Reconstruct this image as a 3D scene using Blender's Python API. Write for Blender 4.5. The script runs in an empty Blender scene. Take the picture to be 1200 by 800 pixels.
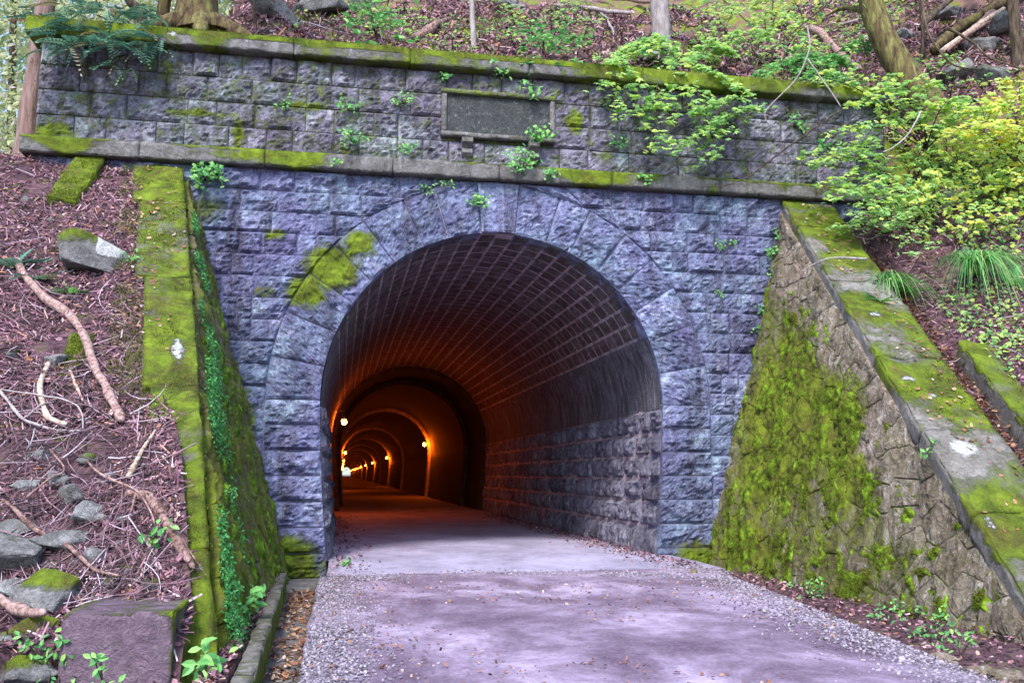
import bpy, math, random
import numpy as np
from mathutils import Vector
R = math.radians
rng = np.random.default_rng(7)
random.seed(7)
S = bpy.context.scene
COL = S.collection

# ------------------------------------------------------------------ camera, sky, sun
CAM = np.array([0.0, -11.43, 1.04]); YAW, PITCH, FPX = R(10.613), R(8.35), 1056.0
cd = bpy.data.cameras.new('camera'); cam = bpy.data.objects.new('camera', cd); COL.objects.link(cam)
cd.sensor_width = 36; cd.lens = 36 * FPX / 1200; cd.clip_start = .05; cd.clip_end = 3000
cam.location = CAM; cam.rotation_euler = (R(90) + PITCH, 0, -YAW); S.camera = cam
SUN_EL, SUN_AZ = R(50), R(203)      # azimuth clockwise from +y: the sun stands behind the camera to the left
w = bpy.data.worlds.new('World'); S.world = w; w.use_nodes = True
nt = w.node_tree; sky = nt.nodes.new('ShaderNodeTexSky'); sky.sky_type = 'NISHITA'; sky.sun_disc = False
sky.sun_elevation = SUN_EL; sky.sun_rotation = SUN_AZ; sky.dust_density = 1.5; sky.ozone_density = 2.5; sky.air_density = 1.0
nt.links.new(sky.outputs[0], nt.nodes['Background'].inputs[0]); nt.nodes['Background'].inputs[1].default_value = .15
sl = bpy.data.lights.new('sun', 'SUN'); sun = bpy.data.objects.new('sun', sl); COL.objects.link(sun)
sl.energy = 2.0; sl.angle = R(14); sl.color = (1, .93, .84)
dS = Vector((math.sin(SUN_AZ) * math.cos(SUN_EL), math.cos(SUN_AZ) * math.cos(SUN_EL), math.sin(SUN_EL)))
sun.rotation_euler = dS.to_track_quat('Z', 'Y').to_euler()
S.view_settings.view_transform = 'Standard'; S.view_settings.look = 'None'
S.view_settings.exposure = 1.58; S.view_settings.gamma = 1
S.render.resolution_x, S.render.resolution_y = 1024, 682
S.cycles.max_bounces = 8; S.cycles.diffuse_bounces = 5

# ------------------------------------------------------------------ surveying helpers: where a sight line meets a real surface
fw = np.array([math.sin(YAW) * math.cos(PITCH), math.cos(YAW) * math.cos(PITCH), math.sin(PITCH)])
rt = np.array([math.cos(YAW), -math.sin(YAW), 0]); upv = np.cross(rt, fw)
def ray(u, v): return fw + rt * (u - 600) / FPX - upv * (v - 400) / FPX
def at(u, v, y=0.):
    r = ray(u, v); return CAM + r * ((y - CAM[1]) / r[1])
def gnd(u, v, z=0.):
    r = ray(u, v); return CAM + r * ((z - CAM[2]) / r[2])

# ------------------------------------------------------------------ noise
def _h(i, j, k, s):
    n = (i * 374761393 + j * 668265263 + k * 2147483647 + s * 1274126177) & 0xffffffff
    n = ((n ^ (n >> 13)) * 1274126177) & 0xffffffff
    n = ((n ^ (n >> 16)) * 2246822519) & 0xffffffff
    return ((n ^ (n >> 15)) & 0xffffff) / float(0xffffff)
def vn(P, s=0):
    P = np.asarray(P, float); I = np.floor(P).astype(np.int64); f = P - I; f = f * f * (3 - 2 * f)
    i, j, k = I[..., 0], I[..., 1], I[..., 2]; r = 0
    for a in (0, 1):
        for b in (0, 1):
            for c in (0, 1):
                wgt = (f[..., 0] if a else 1 - f[..., 0]) * (f[..., 1] if b else 1 - f[..., 1]) * (f[..., 2] if c else 1 - f[..., 2])
                r = r + wgt * _h(i + a, j + b, k + c, s)
    return r
def fbm(P, o=4, s=0, g=.5):
    P = np.asarray(P, float); r = 0; a = 1; t = 0
    for q in range(o): r = r + a * vn(P * 2 ** q + q * 17.3, s + q); t += a; a *= g
    return r / t
def sst(a, b, x): x = np.clip((np.asarray(x, float) - a) / (b - a), 0, 1); return x * x * (3 - 2 * x)

# ------------------------------------------------------------------ materials
def nodes_mat(name):
    m = bpy.data.materials.new(name); m.use_nodes = True
    return m, m.node_tree, m.node_tree.nodes['Principled BSDF']
def nn(t, ty, **kw):
    n = t.nodes.new(ty)
    for k, v in kw.items():
        if k.startswith('i_'):
            key = k[2:]; n.inputs[int(key) if key.isdigit() else key.replace('_', ' ')].default_value = v
        else: setattr(n, k, v)
    return n
def noise(t, vec, scale, detail=5, rough=.6, dist=0, stretch=None):
    if stretch:
        mp = nn(t, 'ShaderNodeMapping'); mp.inputs['Scale'].default_value = stretch; t.links.new(vec, mp.inputs[0]); vec = mp.outputs[0]
    n = nn(t, 'ShaderNodeTexNoise', i_Scale=scale, i_Detail=detail, i_Roughness=rough, i_Distortion=dist)
    t.links.new(vec, n.inputs['Vector']); return n.outputs['Fac']
def ramp(t, fac, stops, interp='LINEAR'):
    r = nn(t, 'ShaderNodeValToRGB'); r.color_ramp.interpolation = interp
    e = r.color_ramp.elements
    while len(e) < len(stops): e.new(.5)
    for el, (p, c) in zip(e, stops):
        el.position = p; el.color = (*c, 1) if isinstance(c, tuple) else (c, c, c, 1)
    t.links.new(fac, r.inputs[0]); return r.outputs[0]
def mix(t, fac, a, b, mode='MIX'):
    m = nn(t, 'ShaderNodeMix', data_type='RGBA', blend_type=mode)
    for s, v in ((m.inputs[0], fac), (m.inputs[6], a), (m.inputs[7], b)):
        if hasattr(v, 'links'): t.links.new(v, s)
        elif isinstance(v, tuple): s.default_value = (*v, 1)
        else: s.default_value = v
    return m.outputs[2]
def math_(t, op, a, b=0., c=None, clamp=False):
    m = nn(t, 'ShaderNodeMath', operation=op, use_clamp=clamp)
    for s, v in zip(m.inputs, (a, b, c) if c is not None else (a, b)):
        if hasattr(v, 'links'): t.links.new(v, s)
        else: s.default_value = v
    return m.outputs[0]
def bump(t, bs, h, strength=.5, dist=.02, prev=None):
    b = nn(t, 'ShaderNodeBump', i_Strength=strength, i_Distance=dist); t.links.new(h, b.inputs['Height'])
    if prev is not None: t.links.new(prev, b.inputs['Normal'])
    t.links.new(b.outputs[0], bs.inputs['Normal']); return b.outputs[0]
def attr(t, name): return nn(t, 'ShaderNodeAttribute', attribute_name=name).outputs['Fac']
MOSS_STOPS = [(.36, (.03, .032, .006)), (.45, (.085, .12, .008)), (.52, (.17, .25, .012)), (.62, (.32, .44, .025))]
def stone_mat(name, cols, moss=True, stain=(.05, .045, .05), white=(.5, .5, .55), rough=.85, tint=.5, wamt=.5, bumpd=.02, mossstops=MOSS_STOPS, streak=0, speck=.35, scale=1, vary=0):
    m, t, b = nodes_mat(name)
    pos = nn(t, 'ShaderNodeNewGeometry').outputs['Position']
    n1 = noise(t, pos, 2.3 * scale, 6, .65, .4); n2 = noise(t, pos, 9 * scale, 8, .7, .3); n3 = noise(t, pos, 60 * scale, 4, .7)
    rnd = nn(t, 'ShaderNodeObjectInfo').outputs['Random']
    f = math_(t, 'ADD', math_(t, 'MULTIPLY', n2, .55), math_(t, 'MULTIPLY', n1, .45))
    f = math_(t, 'ADD', f, math_(t, 'MULTIPLY', math_(t, 'SUBTRACT', rnd, .5), tint * .22))
    c = ramp(t, f, list(zip(np.linspace(.34, .66, len(cols)), cols)))
    if vary:
        c = mix(t, ramp(t, noise(t, pos, .75, 4, .6, .8), [(.42, 0.), (.62, vary)]), c, mix(t, 1., c, (.82, 1.12, .86), 'MULTIPLY'))
        c = mix(t, ramp(t, noise(t, pos, .55, 5, .6, .8, (1.4, 1, .8)), [(.5, 0.), (.66, vary)]), c, mix(t, 1., c, (.62, .5, .62), 'MULTIPLY'))
        c = mix(t, ramp(t, noise(t, pos, 1, 7, .7, .5, (4, 4, .45)), [(.50, 0.), (.64, vary)]), c, stain)
        c = mix(t, ramp(t, noise(t, pos, 1, 7, .75, .5, (7, 7, .6)), [(.60, 0.), (.72, vary * .7)]), c, white)
    # dark blotches and grain
    c = mix(t, ramp(t, noise(t, pos, 5 * scale, 8, .75, 1.2), [(.54, 0.), (.66, .75)]), c, stain)
    c = mix(t, ramp(t, n3, [(.5, 0.), (.7, speck * .5)]), c, tuple(x * 1.7 for x in cols[-1]))
    c = mix(t, ramp(t, noise(t, pos, 30 * scale, 5, .7), [(.56, 0.), (.75, .3)]), c, stain)
    c = mix(t, ramp(t, noise(t, pos, 3.4 * scale, 9, .8, .6), [(.57, 0.), (.70, wamt)]), c, white)
    if streak:
        c = mix(t, ramp(t, noise(t, pos, 1, 6, .7, .3, (9, 9, .7)), [(.48, 0.), (.62, streak)]), c, stain)
        c = mix(t, ramp(t, noise(t, pos, 1, 6, .7, .3, (12, 12, 1.1)), [(.58, 0.), (.70, streak)]), c, white)
    li = attr(t, 'lich')
    lf = ramp(t, math_(t, 'ADD', math_(t, 'MULTIPLY', li, .8), math_(t, 'MULTIPLY', noise(t, pos, 16, 9, .85), .75)), [(.76, 0.), (.84, .9)])
    c = mix(t, lf, c, ramp(t, n3, [(.35, (.36, .37, .37)), (.6, (.68, .7, .73))]))
    rg = math_(t, 'ABSOLUTE', math_(t, 'SUBTRACT', noise(t, pos, 13 * scale, 6, .7, .8), .5))
    c = mix(t, ramp(t, rg, [(.0, .7), (.022, 0.)]), c, stain)
    c = mix(t, ramp(t, noise(t, pos, 24 * scale, 6, .8), [(.56, 0.), (.7, wamt * .8)]), c, white)
    h = math_(t, 'ADD', math_(t, 'ADD', n2, math_(t, 'MULTIPLY', n3, .22)), math_(t, 'MULTIPLY', rg, 1.6))
    if moss:
        mo = attr(t, 'moss')
        mn = noise(t, pos, 7, 8, .75, .5); mf = noise(t, pos, 170, 3, .8)
        k = math_(t, 'ADD', mo, math_(t, 'MULTIPLY', mn, .9))
        k = ramp(t, k, [(.80, 0.), (.88, .45), (1.0, 1.)])
        k = mix(t, lf, k, (0., 0., 0.))
        mc = ramp(t, math_(t, 'ADD', math_(t, 'MULTIPLY', noise(t, pos, 3.1, 6, .7, .5), .55), math_(t, 'MULTIPLY', mf, .45)), mossstops)
        mc = mix(t, ramp(t, noise(t, pos, 2.6, 7, .75, .7), [(.50, 0.), (.64, .75)]), mc, ramp(t, mf, [(.35, (.05, .035, .012)), (.65, (.2, .15, .04))]))
        mc = mix(t, ramp(t, noise(t, pos, 4.3, 6, .75, .7), [(.54, 0.), (.66, .5)]), mc, (.32, .46, .03))
        c = mix(t, k, c, mc)
        kk = nn(t, 'ShaderNodeRGBToBW'); t.links.new(k, kk.inputs[0])
        h = math_(t, 'ADD', h, math_(t, 'MULTIPLY', kk.outputs[0], math_(t, 'MULTIPLY', math_(t, 'ADD', mf, mn), .8)))
    t.links.new(c, b.inputs['Base Color']); b.inputs['Roughness'].default_value = rough
    b.inputs['Specular IOR Level'].default_value = .3
    bump(t, b, h, 1., bumpd * 1.6); return m
def simple_mat(name, stops, scale=20, rough=.8, bumpd=.01, stretch=None, detail=6, obj=True, spec=.3):
    m, t, b = nodes_mat(name); pos = nn(t, 'ShaderNodeNewGeometry').outputs['Position']
    n = noise(t, pos, scale, detail, .7, .3, stretch)
    if obj: n = math_(t, 'ADD', n, math_(t, 'MULTIPLY', math_(t, 'SUBTRACT', nn(t, 'ShaderNodeObjectInfo').outputs['Random'], .5), .12))
    t.links.new(ramp(t, n, stops), b.inputs['Base Color']); b.inputs['Roughness'].default_value = rough
    b.inputs['Specular IOR Level'].default_value = spec
    if bumpd: bump(t, b, n, .9, bumpd)
    return m
def leaf_mat(name, stops, transl=.45, rough=.5):
    m, t, b = nodes_mat(name)
    c = ramp(t, attr(t, 'rnd'), stops)
    pos = nn(t, 'ShaderNodeNewGeometry').outputs['Position']
    c = mix(t, .35, c, ramp(t, noise(t, pos, 60, 3), [(.3, .35), (.7, 1.)]), 'MULTIPLY')
    t.links.new(c, b.inputs['Base Color']); b.inputs['Roughness'].default_value = rough
    if transl:
        tr = nn(t, 'ShaderNodeBsdfTranslucent'); t.links.new(c, tr.inputs[0])
        mx = nn(t, 'ShaderNodeMixShader', i_0=transl); t.links.new(b.outputs[0], mx.inputs[1]); t.links.new(tr.outputs[0], mx.inputs[2])
        t.links.new(mx.outputs[0], t.nodes['Material Output'].inputs[0])
    return m
M = {}
M['stone'] = stone_mat('blue_grey_stone', [(.033, .031, .08), (.11, .112, .24), (.205, .222, .41), (.43, .48, .68)], stain=(.025, .02, .04), white=(.52, .54, .66), wamt=.55, tint=.35, vary=.8)
M['upper'] = stone_mat('weathered_grey_stone', [(.042, .036, .07), (.14, .122, .195), (.27, .255, .35), (.46, .47, .52)], tint=.5, vary=.7, stain=(.028, .028, .022), white=(.42, .43, .42), wamt=.4)
M['slab'] = stone_mat('ledge_stone', [(.09, .085, .09), (.17, .165, .17), (.26, .25, .26)], stain=(.045, .045, .03), white=(.5, .52, .5), wamt=.5, streak=.3)
M['key'] = stone_mat('keystone_stone', [(.09, .085, .13), (.16, .16, .23), (.26, .27, .36)], stain=(.05, .05, .05), streak=.5)
M['plaque'] = stone_mat('plaque_stone', [(.03, .036, .038), (.06, .068, .07), (.12, .13, .135)], stain=(.03, .03, .035), white=(.5, .52, .52), wamt=.7, scale=2.2)
M['mortar'] = stone_mat('lime_mortar', [(.2, .19, .3), (.36, .35, .52), (.55, .54, .7)], stain=(.04, .035, .05), wamt=.3)
M['mortar_dark'] = stone_mat('old_mortar', [(.03, .03, .03), (.07, .065, .07), (.15, .14, .16)], stain=(.02, .02, .015), wamt=.3)
M['side'] = stone_mat('tunnel_side_stone', [(.05, .045, .07), (.12, .11, .16), (.2, .195, .27), (.32, .32, .42)], stain=(.02, .018, .025), white=(.42, .42, .52), wamt=.5, streak=.8)
M['rubble'] = stone_mat('rubble_stone', [(.07, .05, .03), (.16, .12, .09), (.26, .205, .17), (.46, .40, .38)], stain=(.06, .055, .02), white=(.62, .57, .56), wamt=.8, tint=.3, vary=.4, streak=.55,
                        mossstops=[(.36, (.03, .03, .005)), (.46, (.10, .115, .01)), (.53, (.18, .23, .014)), (.64, (.32, .4, .025))])
M['vault'] = simple_mat('sooty_vault_block', [(.3, (.025, .024, .026)), (.5, (.065, .062, .07)), (.7, (.15, .145, .16))], 9, .75, .015, (1, .35, 1))
M['vault_joint'] = simple_mat('vault_joint', [(.3, (.14, .11, .13)), (.5, (.34, .28, .33)), (.7, (.52, .46, .52))], 5, .85, .01)
M['plaster'] = stone_mat('stained_render', [(.06, .06, .075), (.13, .13, .17), (.24, .24, .32)], stain=(.03, .03, .03), white=(.32, .32, .4), moss=False, streak=.9, wamt=.5)
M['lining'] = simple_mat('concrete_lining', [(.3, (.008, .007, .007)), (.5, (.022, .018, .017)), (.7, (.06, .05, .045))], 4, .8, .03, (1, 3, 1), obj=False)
M['light_catch_rib'] = simple_mat('pale_ring_rib', [(.3, (.2, .17, .15)), (.5, (.4, .34, .3)), (.7, (.6, .52, .46))], 6, .8, .03)  # pale so the added ribs show as bright rings by the lamps
M['rock'] = stone_mat('hillside_rock', [(.06, .06, .06), (.13, .13, .13), (.22, .22, .23), (.33, .34, .34)], stain=(.03, .03, .03), wamt=.6)
M['block'] = stone_mat('pinkish_concrete', [(.11, .075, .11), (.17, .115, .165), (.23, .165, .22)], stain=(.07, .05, .06), white=(.34, .3, .33), wamt=.5, speck=.2)
M['moss'] = simple_mat('moss_cushion', [(.28, (.02, .028, .004)), (.42, (.065, .1, .006)), (.56, (.15, .215, .01)), (.74, (.27, .35, .02))], 16, .95, .03, obj=False, detail=10, spec=.1)
M['mossd'] = simple_mat('dark_moss', [(.38, (.035, .03, .01)), (.46, (.065, .075, .010)), (.53, (.10, .16, .013)), (.66, (.2, .35, .022))], 8, .95, .03, obj=False, detail=10, spec=.1)
M['mossl'] = simple_mat('emerald_moss', [(.34, (.02, .03, .006)), (.46, (.06, .10, .01)), (.56, (.11, .2, .014)), (.68, (.2, .34, .03))], 13, .95, .03, obj=False, detail=10, spec=.1)  # deeper green moss for the left wing wall face
M['bark'] = simple_mat('bark', [(.35, (.018, .012, .008)), (.5, (.06, .042, .03)), (.66, (.14, .11, .08))], 10, .9, .03, (2, 2, .35))
M['bark_moss'] = simple_mat('mossy_bark', [(.36, (.025, .016, .009)), (.47, (.085, .055, .03)), (.55, (.11, .10, .03)), (.66, (.19, .18, .07))], 9, .9, .03, (1.5, 1.5, .4))
M['bark_pale'] = simple_mat('pale_bark', [(.3, (.14, .12, .12)), (.5, (.28, .25, .26)), (.7, (.4, .37, .38))], 9, .9, .02, (2, 2, .5))
M['bark_red'] = simple_mat('reddish_bark', [(.3, (.1, .05, .04)), (.5, (.2, .13, .12)), (.7, (.3, .22, .21))], 9, .9, .02, (3, 3, .3))
M['wood'] = simple_mat('dead_wood', [(.36, (.07, .035, .03)), (.48, (.2, .12, .11)), (.64, (.38, .27, .26))], 26, .8, .01, (1, 1, 1))
M['wood_pale'] = simple_mat('bleached_wood', [(.36, (.18, .12, .09)), (.5, (.42, .33, .27)), (.64, (.6, .52, .45))], 26, .8, .01)
M['twig'] = leaf_mat('twigs', [(0, (.03, .018, .022)), (.5, (.13, .07, .09)), (.85, (.32, .2, .24)), (1, (.62, .54, .66))], 0, .8)
M['litter'] = leaf_mat('fallen_needles_and_leaves', [(0, (.02, .01, .015)), (.4, (.075, .03, .045)), (.65, (.19, .08, .115)), (.88, (.42, .24, .31)), (.93, (.4, .17, .07)), (1, (.66, .54, .6))], .1, .8)
M['orange'] = leaf_mat('fallen_brown_leaves', [(0, (.10, .045, .035)), (.5, (.24, .10, .055)), (.85, (.40, .22, .12)), (1, (.55, .47, .42))], .1, .7)
M['maple'] = leaf_mat('maple_leaf', [(0, (.14, .38, .14)), (.3, (.34, .62, .22)), (.55, (.56, .80, .22)), (.82, (.78, .86, .18)), (.95, (.88, .82, .14)), (1, (.85, .5, .1))], .5)  # sunlit brightness put into the leaf colours, in place of a stronger sun
M['green'] = leaf_mat('seedling_leaf', [(0, (.06, .26, .08)), (.5, (.16, .48, .13)), (1, (.36, .68, .18))], .4)
M['cedar'] = leaf_mat('cedar_frond', [(0, (.06, .2, .15)), (.5, (.14, .36, .26)), (.85, (.26, .5, .34)), (1, (.45, .3, .16))], .2)
M['ivy'] = leaf_mat('creeper_leaf', [(0, (.012, .09, .02)), (.5, (.04, .24, .05)), (1, (.14, .48, .12))], .2)
M['grass'] = leaf_mat('grass_blade', [(0, (.05, .2, .06)), (.5, (.12, .4, .09)), (.9, (.32, .55, .16)), (1, (.5, .45, .2))], .3)
M['far'] = leaf_mat('far_foliage', [(0, (.16, .26, .12)), (.35, (.36, .44, .22)), (.7, (.62, .66, .34)), (.9, (.62, .55, .6)), (1, (.75, .72, .75))], .45)  # sunlit paleness of the distance is mixed into these leaf colours
M['pebble'] = leaf_mat('gravel_stone', [(0, (.08, .07, .09)), (.5, (.2, .17, .22)), (1, (.40, .36, .44))], 0, .85)
M['soil'] = simple_mat('forest_soil', [(.3, (.025, .015, .018)), (.45, (.06, .03, .04)), (.55, (.12, .065, .085)), (.62, (.07, .08, .015)), (.72, (.13, .16, .02))], 5, .95, .05, obj=False, detail=9)
M['hill'] = simple_mat('hill_soil', [(.3, (.03, .018, .015)), (.42, (.10, .055, .05)), (.50, (.16, .09, .08)), (.53, (.10, .12, .015)), (.7, (.2, .26, .02))], 1.6, .95, .05, obj=False, detail=10)
M['fence_metal'] = simple_mat('lamp_metal', [(.3, (.05, .05, .05)), (.7, (.12, .12, .12))], 20, .5, 0)
m, t, b = nodes_mat('sodium_lamp'); b.inputs['Base Color'].default_value = (1, .5, .2, 1)
b.inputs['Emission Color'].default_value = (1, .115, .004, 1); b.inputs['Emission Strength'].default_value = 300; M['bulb'] = m
def road_mat(name, cols, edge):
    m, t, b = nodes_mat(name); pos = nn(t, 'ShaderNodeNewGeometry').outputs['Position']
    n1 = noise(t, pos, 1.1, 9, .72, .4, (1, .7, 1)); n2 = noise(t, pos, 40, 6, .75); n3 = noise(t, pos, 6, 8, .75, .8)
    c = ramp(t, n1, list(zip((.38, .47, .54, .64), cols)))
    c = mix(t, ramp(t, n3, [(.52, 0.), (.66, .6)]), c, tuple(x * .55 for x in cols[1]))
    c = mix(t, ramp(t, n2, [(.5, 0.), (.75, .3)]), c, tuple(min(1, x * 1.5) for x in cols[-1]))
    c = mix(t, ramp(t, noise(t, pos, 110, 3, .7), [(.56, 0.), (.75, .3)]), c, tuple(x * .4 for x in cols[0]))
    wear = attr(t, 'wear')
    wr = ramp(t, math_(t, 'ADD', wear, math_(t, 'MULTIPLY', n3, .6)), [(.75, 0.), (1., 1.)])
    ag = nn(t, 'ShaderNodeTexVoronoi', i_Scale=42.0); t.links.new(pos, ag.inputs['Vector'])
    agc = ramp(t, ag.outputs['Distance'], [(.1, tuple(x * 1.5 for x in edge)), (.55, edge), (.8, tuple(x * .3 for x in edge))])
    c = mix(t, wr, c, agc)
    t.links.new(c, b.inputs['Base Color']); b.inputs['Roughness'].default_value = .8; b.inputs['Specular IOR Level'].default_value = .35
    k = nn(t, 'ShaderNodeRGBToBW'); t.links.new(wr, k.inputs[0])
    h = math_(t, 'SUBTRACT', math_(t, 'ADD', math_(t, 'MULTIPLY', n2, .35), math_(t, 'MULTIPLY', n3, .6)), math_(t, 'MULTIPLY', k.outputs[0], math_(t, 'MULTIPLY', ag.outputs['Distance'], 1.6)))
    bump(t, b, h, .9, .018); return m
M['road'] = road_mat('worn_concrete_road', [(.09, .058, .10), (.15, .11, .17), (.23, .18, .27), (.37, .31, .44)], (.22, .185, .25))
M['floor'] = road_mat('tunnel_floor_concrete', [(.2, .18, .26), (.26, .24, .35), (.31, .29, .42), (.36, .34, .48)], (.16, .13, .17))

# ------------------------------------------------------------------ mesh helpers
OFF = {}
def woff(p): return OFF.get(p.name, np.zeros(3)) if p else np.zeros(3)
def obj(name, V, F, mat, parent=None, attrs=None, smooth=True, loc=None):
    V = np.asarray(V, float)
    me = bpy.data.meshes.new(name)
    o0 = woff(parent) if parent else (np.zeros(3) if loc is None else np.asarray(loc, float))
    V = V - o0
    if isinstance(F, np.ndarray):
        k = F.shape[1]; me.vertices.add(len(V)); me.vertices.foreach_set('co', V.ravel())
        me.loops.add(F.size); me.loops.foreach_set('vertex_index', F.ravel().astype(np.int32))
        me.polygons.add(len(F)); me.polygons.foreach_set('loop_start', np.arange(0, F.size, k, dtype=np.int32))
        me.update(calc_edges=True)
    else: me.from_pydata(V.tolist(), [], F)
    me.polygons.foreach_set('use_smooth', np.full(len(me.polygons), smooth))
    for k, a in (attrs or {}).items():
        at_ = me.attributes.new(k, 'FLOAT', 'POINT'); at_.data.foreach_set('value', np.asarray(a, np.float32))
    me.materials.append(mat); me.update()
    o = bpy.data.objects.new(name, me); COL.objects.link(o)
    if parent: o.parent = parent; OFF[o.name] = o0
    else: o.location = o0; OFF[o.name] = o0
    return o
def thing(name, label, cat, loc=(0, 0, 0), group=None):
    o = bpy.data.objects.new(name, None); COL.objects.link(o); o.location = loc; o.empty_display_size = .2
    OFF[o.name] = np.asarray(loc, float); return tag(o, label, cat, group)
def tag(o, label=None, cat=None, group=None, kind=None):
    if label: o['label'] = label
    if cat: o['category'] = cat
    if group: o['group'] = group
    if kind: o['kind'] = kind
    return o
def grid(nu, nv, base=0):
    i, j = np.meshgrid(np.arange(nu), np.arange(nv), indexing='ij'); a = base + i * (nv + 1) + j
    return np.stack([a, a + nv + 1, a + nv + 2, a + 1], -1).reshape(-1, 4)
def merge(parts):
    Vs, Fs, b = [], [], 0
    for V, F in parts: Vs.append(V); Fs.append(np.asarray(F) + b); b += len(V)
    return np.concatenate(Vs), np.concatenate(Fs)
def box(x0, x1, y0, y1, z0, z1):
    V = np.array([(x, y, z) for x in (x0, x1) for y in (y0, y1) for z in (z0, z1)], float)
    return V, np.array([(0, 1, 3, 2), (4, 6, 7, 5), (0, 4, 5, 1), (2, 3, 7, 6), (0, 2, 6, 4), (1, 5, 7, 3)])
def rough_box(x0, x1, y0, y1, z0, z1, res=.06, amp=.012, seed=0, rnd=.02):
    """a box of real thickness with worn, slightly uneven faces and rounded arrises"""
    cs = []
    for a, b in ((x0, x1), (y0, y1), (z0, z1)):
        k = max(1, int(round((b - a) / res))); q = np.linspace(0, 1, k + 1); ed = min(.2 / k, .007 / (b - a)); cs.append(np.concatenate([[0, ed], q[1:-1], [1 - ed, 1]]))
    n = [len(q) - 1 for q in cs]
    key = {}; V = []; F = []
    lo = np.array([x0, y0, z0]); sz = np.array([x1 - x0, y1 - y0, z1 - z0])
    def vid(ijk):
        if ijk not in key: key[ijk] = len(V); V.append(lo + sz * np.array([cs[q][ijk[q]] for q in range(3)]))
        return key[ijk]
    for ax in range(3):
        a1, a2 = [(1, 2), (2, 0), (0, 1)][ax]
        for side in (0, n[ax]):
            for i in range(n[a1]):
                for j in range(n[a2]):
                    q = []
                    for di, dj in ((0, 0), (1, 0), (1, 1), (0, 1)):
                        p = [0, 0, 0]; p[ax] = side; p[a1] = i + di; p[a2] = j + dj; q.append(vid(tuple(p)))
                    F.append(q if side else q[::-1])
    V = np.array(V); c = lo + sz / 2; d = (V - c) / (sz / 2)
    m = np.abs(d) > .999; cnt = m.sum(1)
    chip = .004 + rnd * np.clip(vn(V * 11, seed) * 2.2 - .9, 0, 1.3)
    V = V - np.sign(d) * m * (chip * (cnt > 1))[:, None]
    V = V + (np.stack([fbm(V * 6 + k * 31, 3, seed + k) for k in range(3)], 1) - .5) * 2 * amp
    return V, np.array(F)
def blobs(P2, L):
    r = np.zeros(len(P2))
    for (a, b, ra, rb, s) in L: r = np.maximum(r, s * np.clip(1.25 - np.hypot((P2[:, 0] - a) / ra, (P2[:, 1] - b) / rb), 0, 1))
    return r
def tube(pts, rad, seg=8, bark=0., seed=0):
    """a tapering tube along a polyline, its bark uneven"""
    P = np.asarray(pts, float); r = np.asarray(rad, float) if np.ndim(rad) else np.full(len(P), rad)
    T = np.gradient(P, axis=0); T /= np.linalg.norm(T, axis=1)[:, None] + 1e-9
    ref = np.array([0, 0, 1.]) if abs(T[:, 2]).mean() < .8 else np.array([1., 0, 0])
    A = np.cross(T, ref); A /= np.linalg.norm(A, axis=1)[:, None] + 1e-9; B = np.cross(T, A)
    th = np.linspace(0, 2 * np.pi, seg, endpoint=False)
    V = P[:, None] + r[:, None, None] * (np.cos(th)[None, :, None] * A[:, None] + np.sin(th)[None, :, None] * B[:, None])
    if bark: V = V + ((fbm(V.reshape(-1, 3) * np.array([9, 9, 3]), 4, seed) - .5).reshape(len(P), seg)[..., None]) * 2 * bark * (V - P[:, None]) / (r[:, None, None] + 1e-9) * r.mean()
    n = len(P); i, j = np.meshgrid(np.arange(n - 1), np.arange(seg), indexing='ij'); a = i * seg + j; b_ = i * seg + (j + 1) % seg
    F = np.stack([a, b_, b_ + seg, a + seg], -1).reshape(-1, 4)
    V = np.concatenate([V.reshape(-1, 3), P[:1], P[-1:]]); c0, c1 = n * seg, n * seg + 1
    F = F.tolist() + [[c0, (k + 1) % seg, k, k] for k in range(seg)] + [[c1, (n - 1) * seg + k, (n - 1) * seg + (k + 1) % seg, (n - 1) * seg + (k + 1) % seg] for k in range(seg)]
    return V, F
def tidy(F): return [f[:3] if len(f) == 4 and f[2] == f[3] else list(f) for f in F]
def smoothpath(pts, n=24, wob=0., seed=0):
    P = np.asarray(pts, float); m = len(P); tt = np.linspace(0, m - 1, n); out = []
    for x in tt:
        i = min(int(x), m - 2); f = x - i; p0 = P[max(i - 1, 0)]; p1 = P[i]; p2 = P[i + 1]; p3 = P[min(i + 2, m - 1)]
        out.append(.5 * ((2 * p1) + (p2 - p0) * f + (2 * p0 - 5 * p1 + 4 * p2 - p3) * f * f + (3 * p1 - p0 - 3 * p2 + p3) * f ** 3))
    out = np.array(out)
    if wob: out = out + (np.stack([fbm(out * 2.5 + 9 * k, 3, seed + k) for k in range(3)], 1) - .5) * 2 * wob
    return out
def basis(N, spin):
    N = N / (np.linalg.norm(N, axis=1)[:, None] + 1e-9)
    ref = np.where(np.abs(N[:, 2:3]) < .9, [[0, 0, 1.]], [[1., 0, 0]])
    X = np.cross(ref, N); X /= np.linalg.norm(X, axis=1)[:, None]; Y = np.cross(N, X)
    c, s = np.cos(spin)[:, None], np.sin(spin)[:, None]
    return X * c + Y * s, -X * s + Y * c, N
def scatter(TV, TF, P, N, spin, size, aspect=None):
    """many small copies of one template joined into one mesh: template x,y in the leaf plane, z along its normal"""
    n = len(P); X, Y, Z = basis(N, spin); TV = np.asarray(TV, float); size = np.broadcast_to(size, (n,))
    asp = np.ones(n) if aspect is None else aspect
    V = P[:, None] + size[:, None, None] * (TV[None, :, 0:1] * X[:, None] * asp[:, None, None] + TV[None, :, 1:2] * Y[:, None] + TV[None, :, 2:3] * Z[:, None])
    k = len(TV); F = (np.asarray(TF)[None] + (np.arange(n) * k)[:, None, None]).reshape(-1, np.asarray(TF).shape[1])
    return V.reshape(-1, 3), F, k
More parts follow.
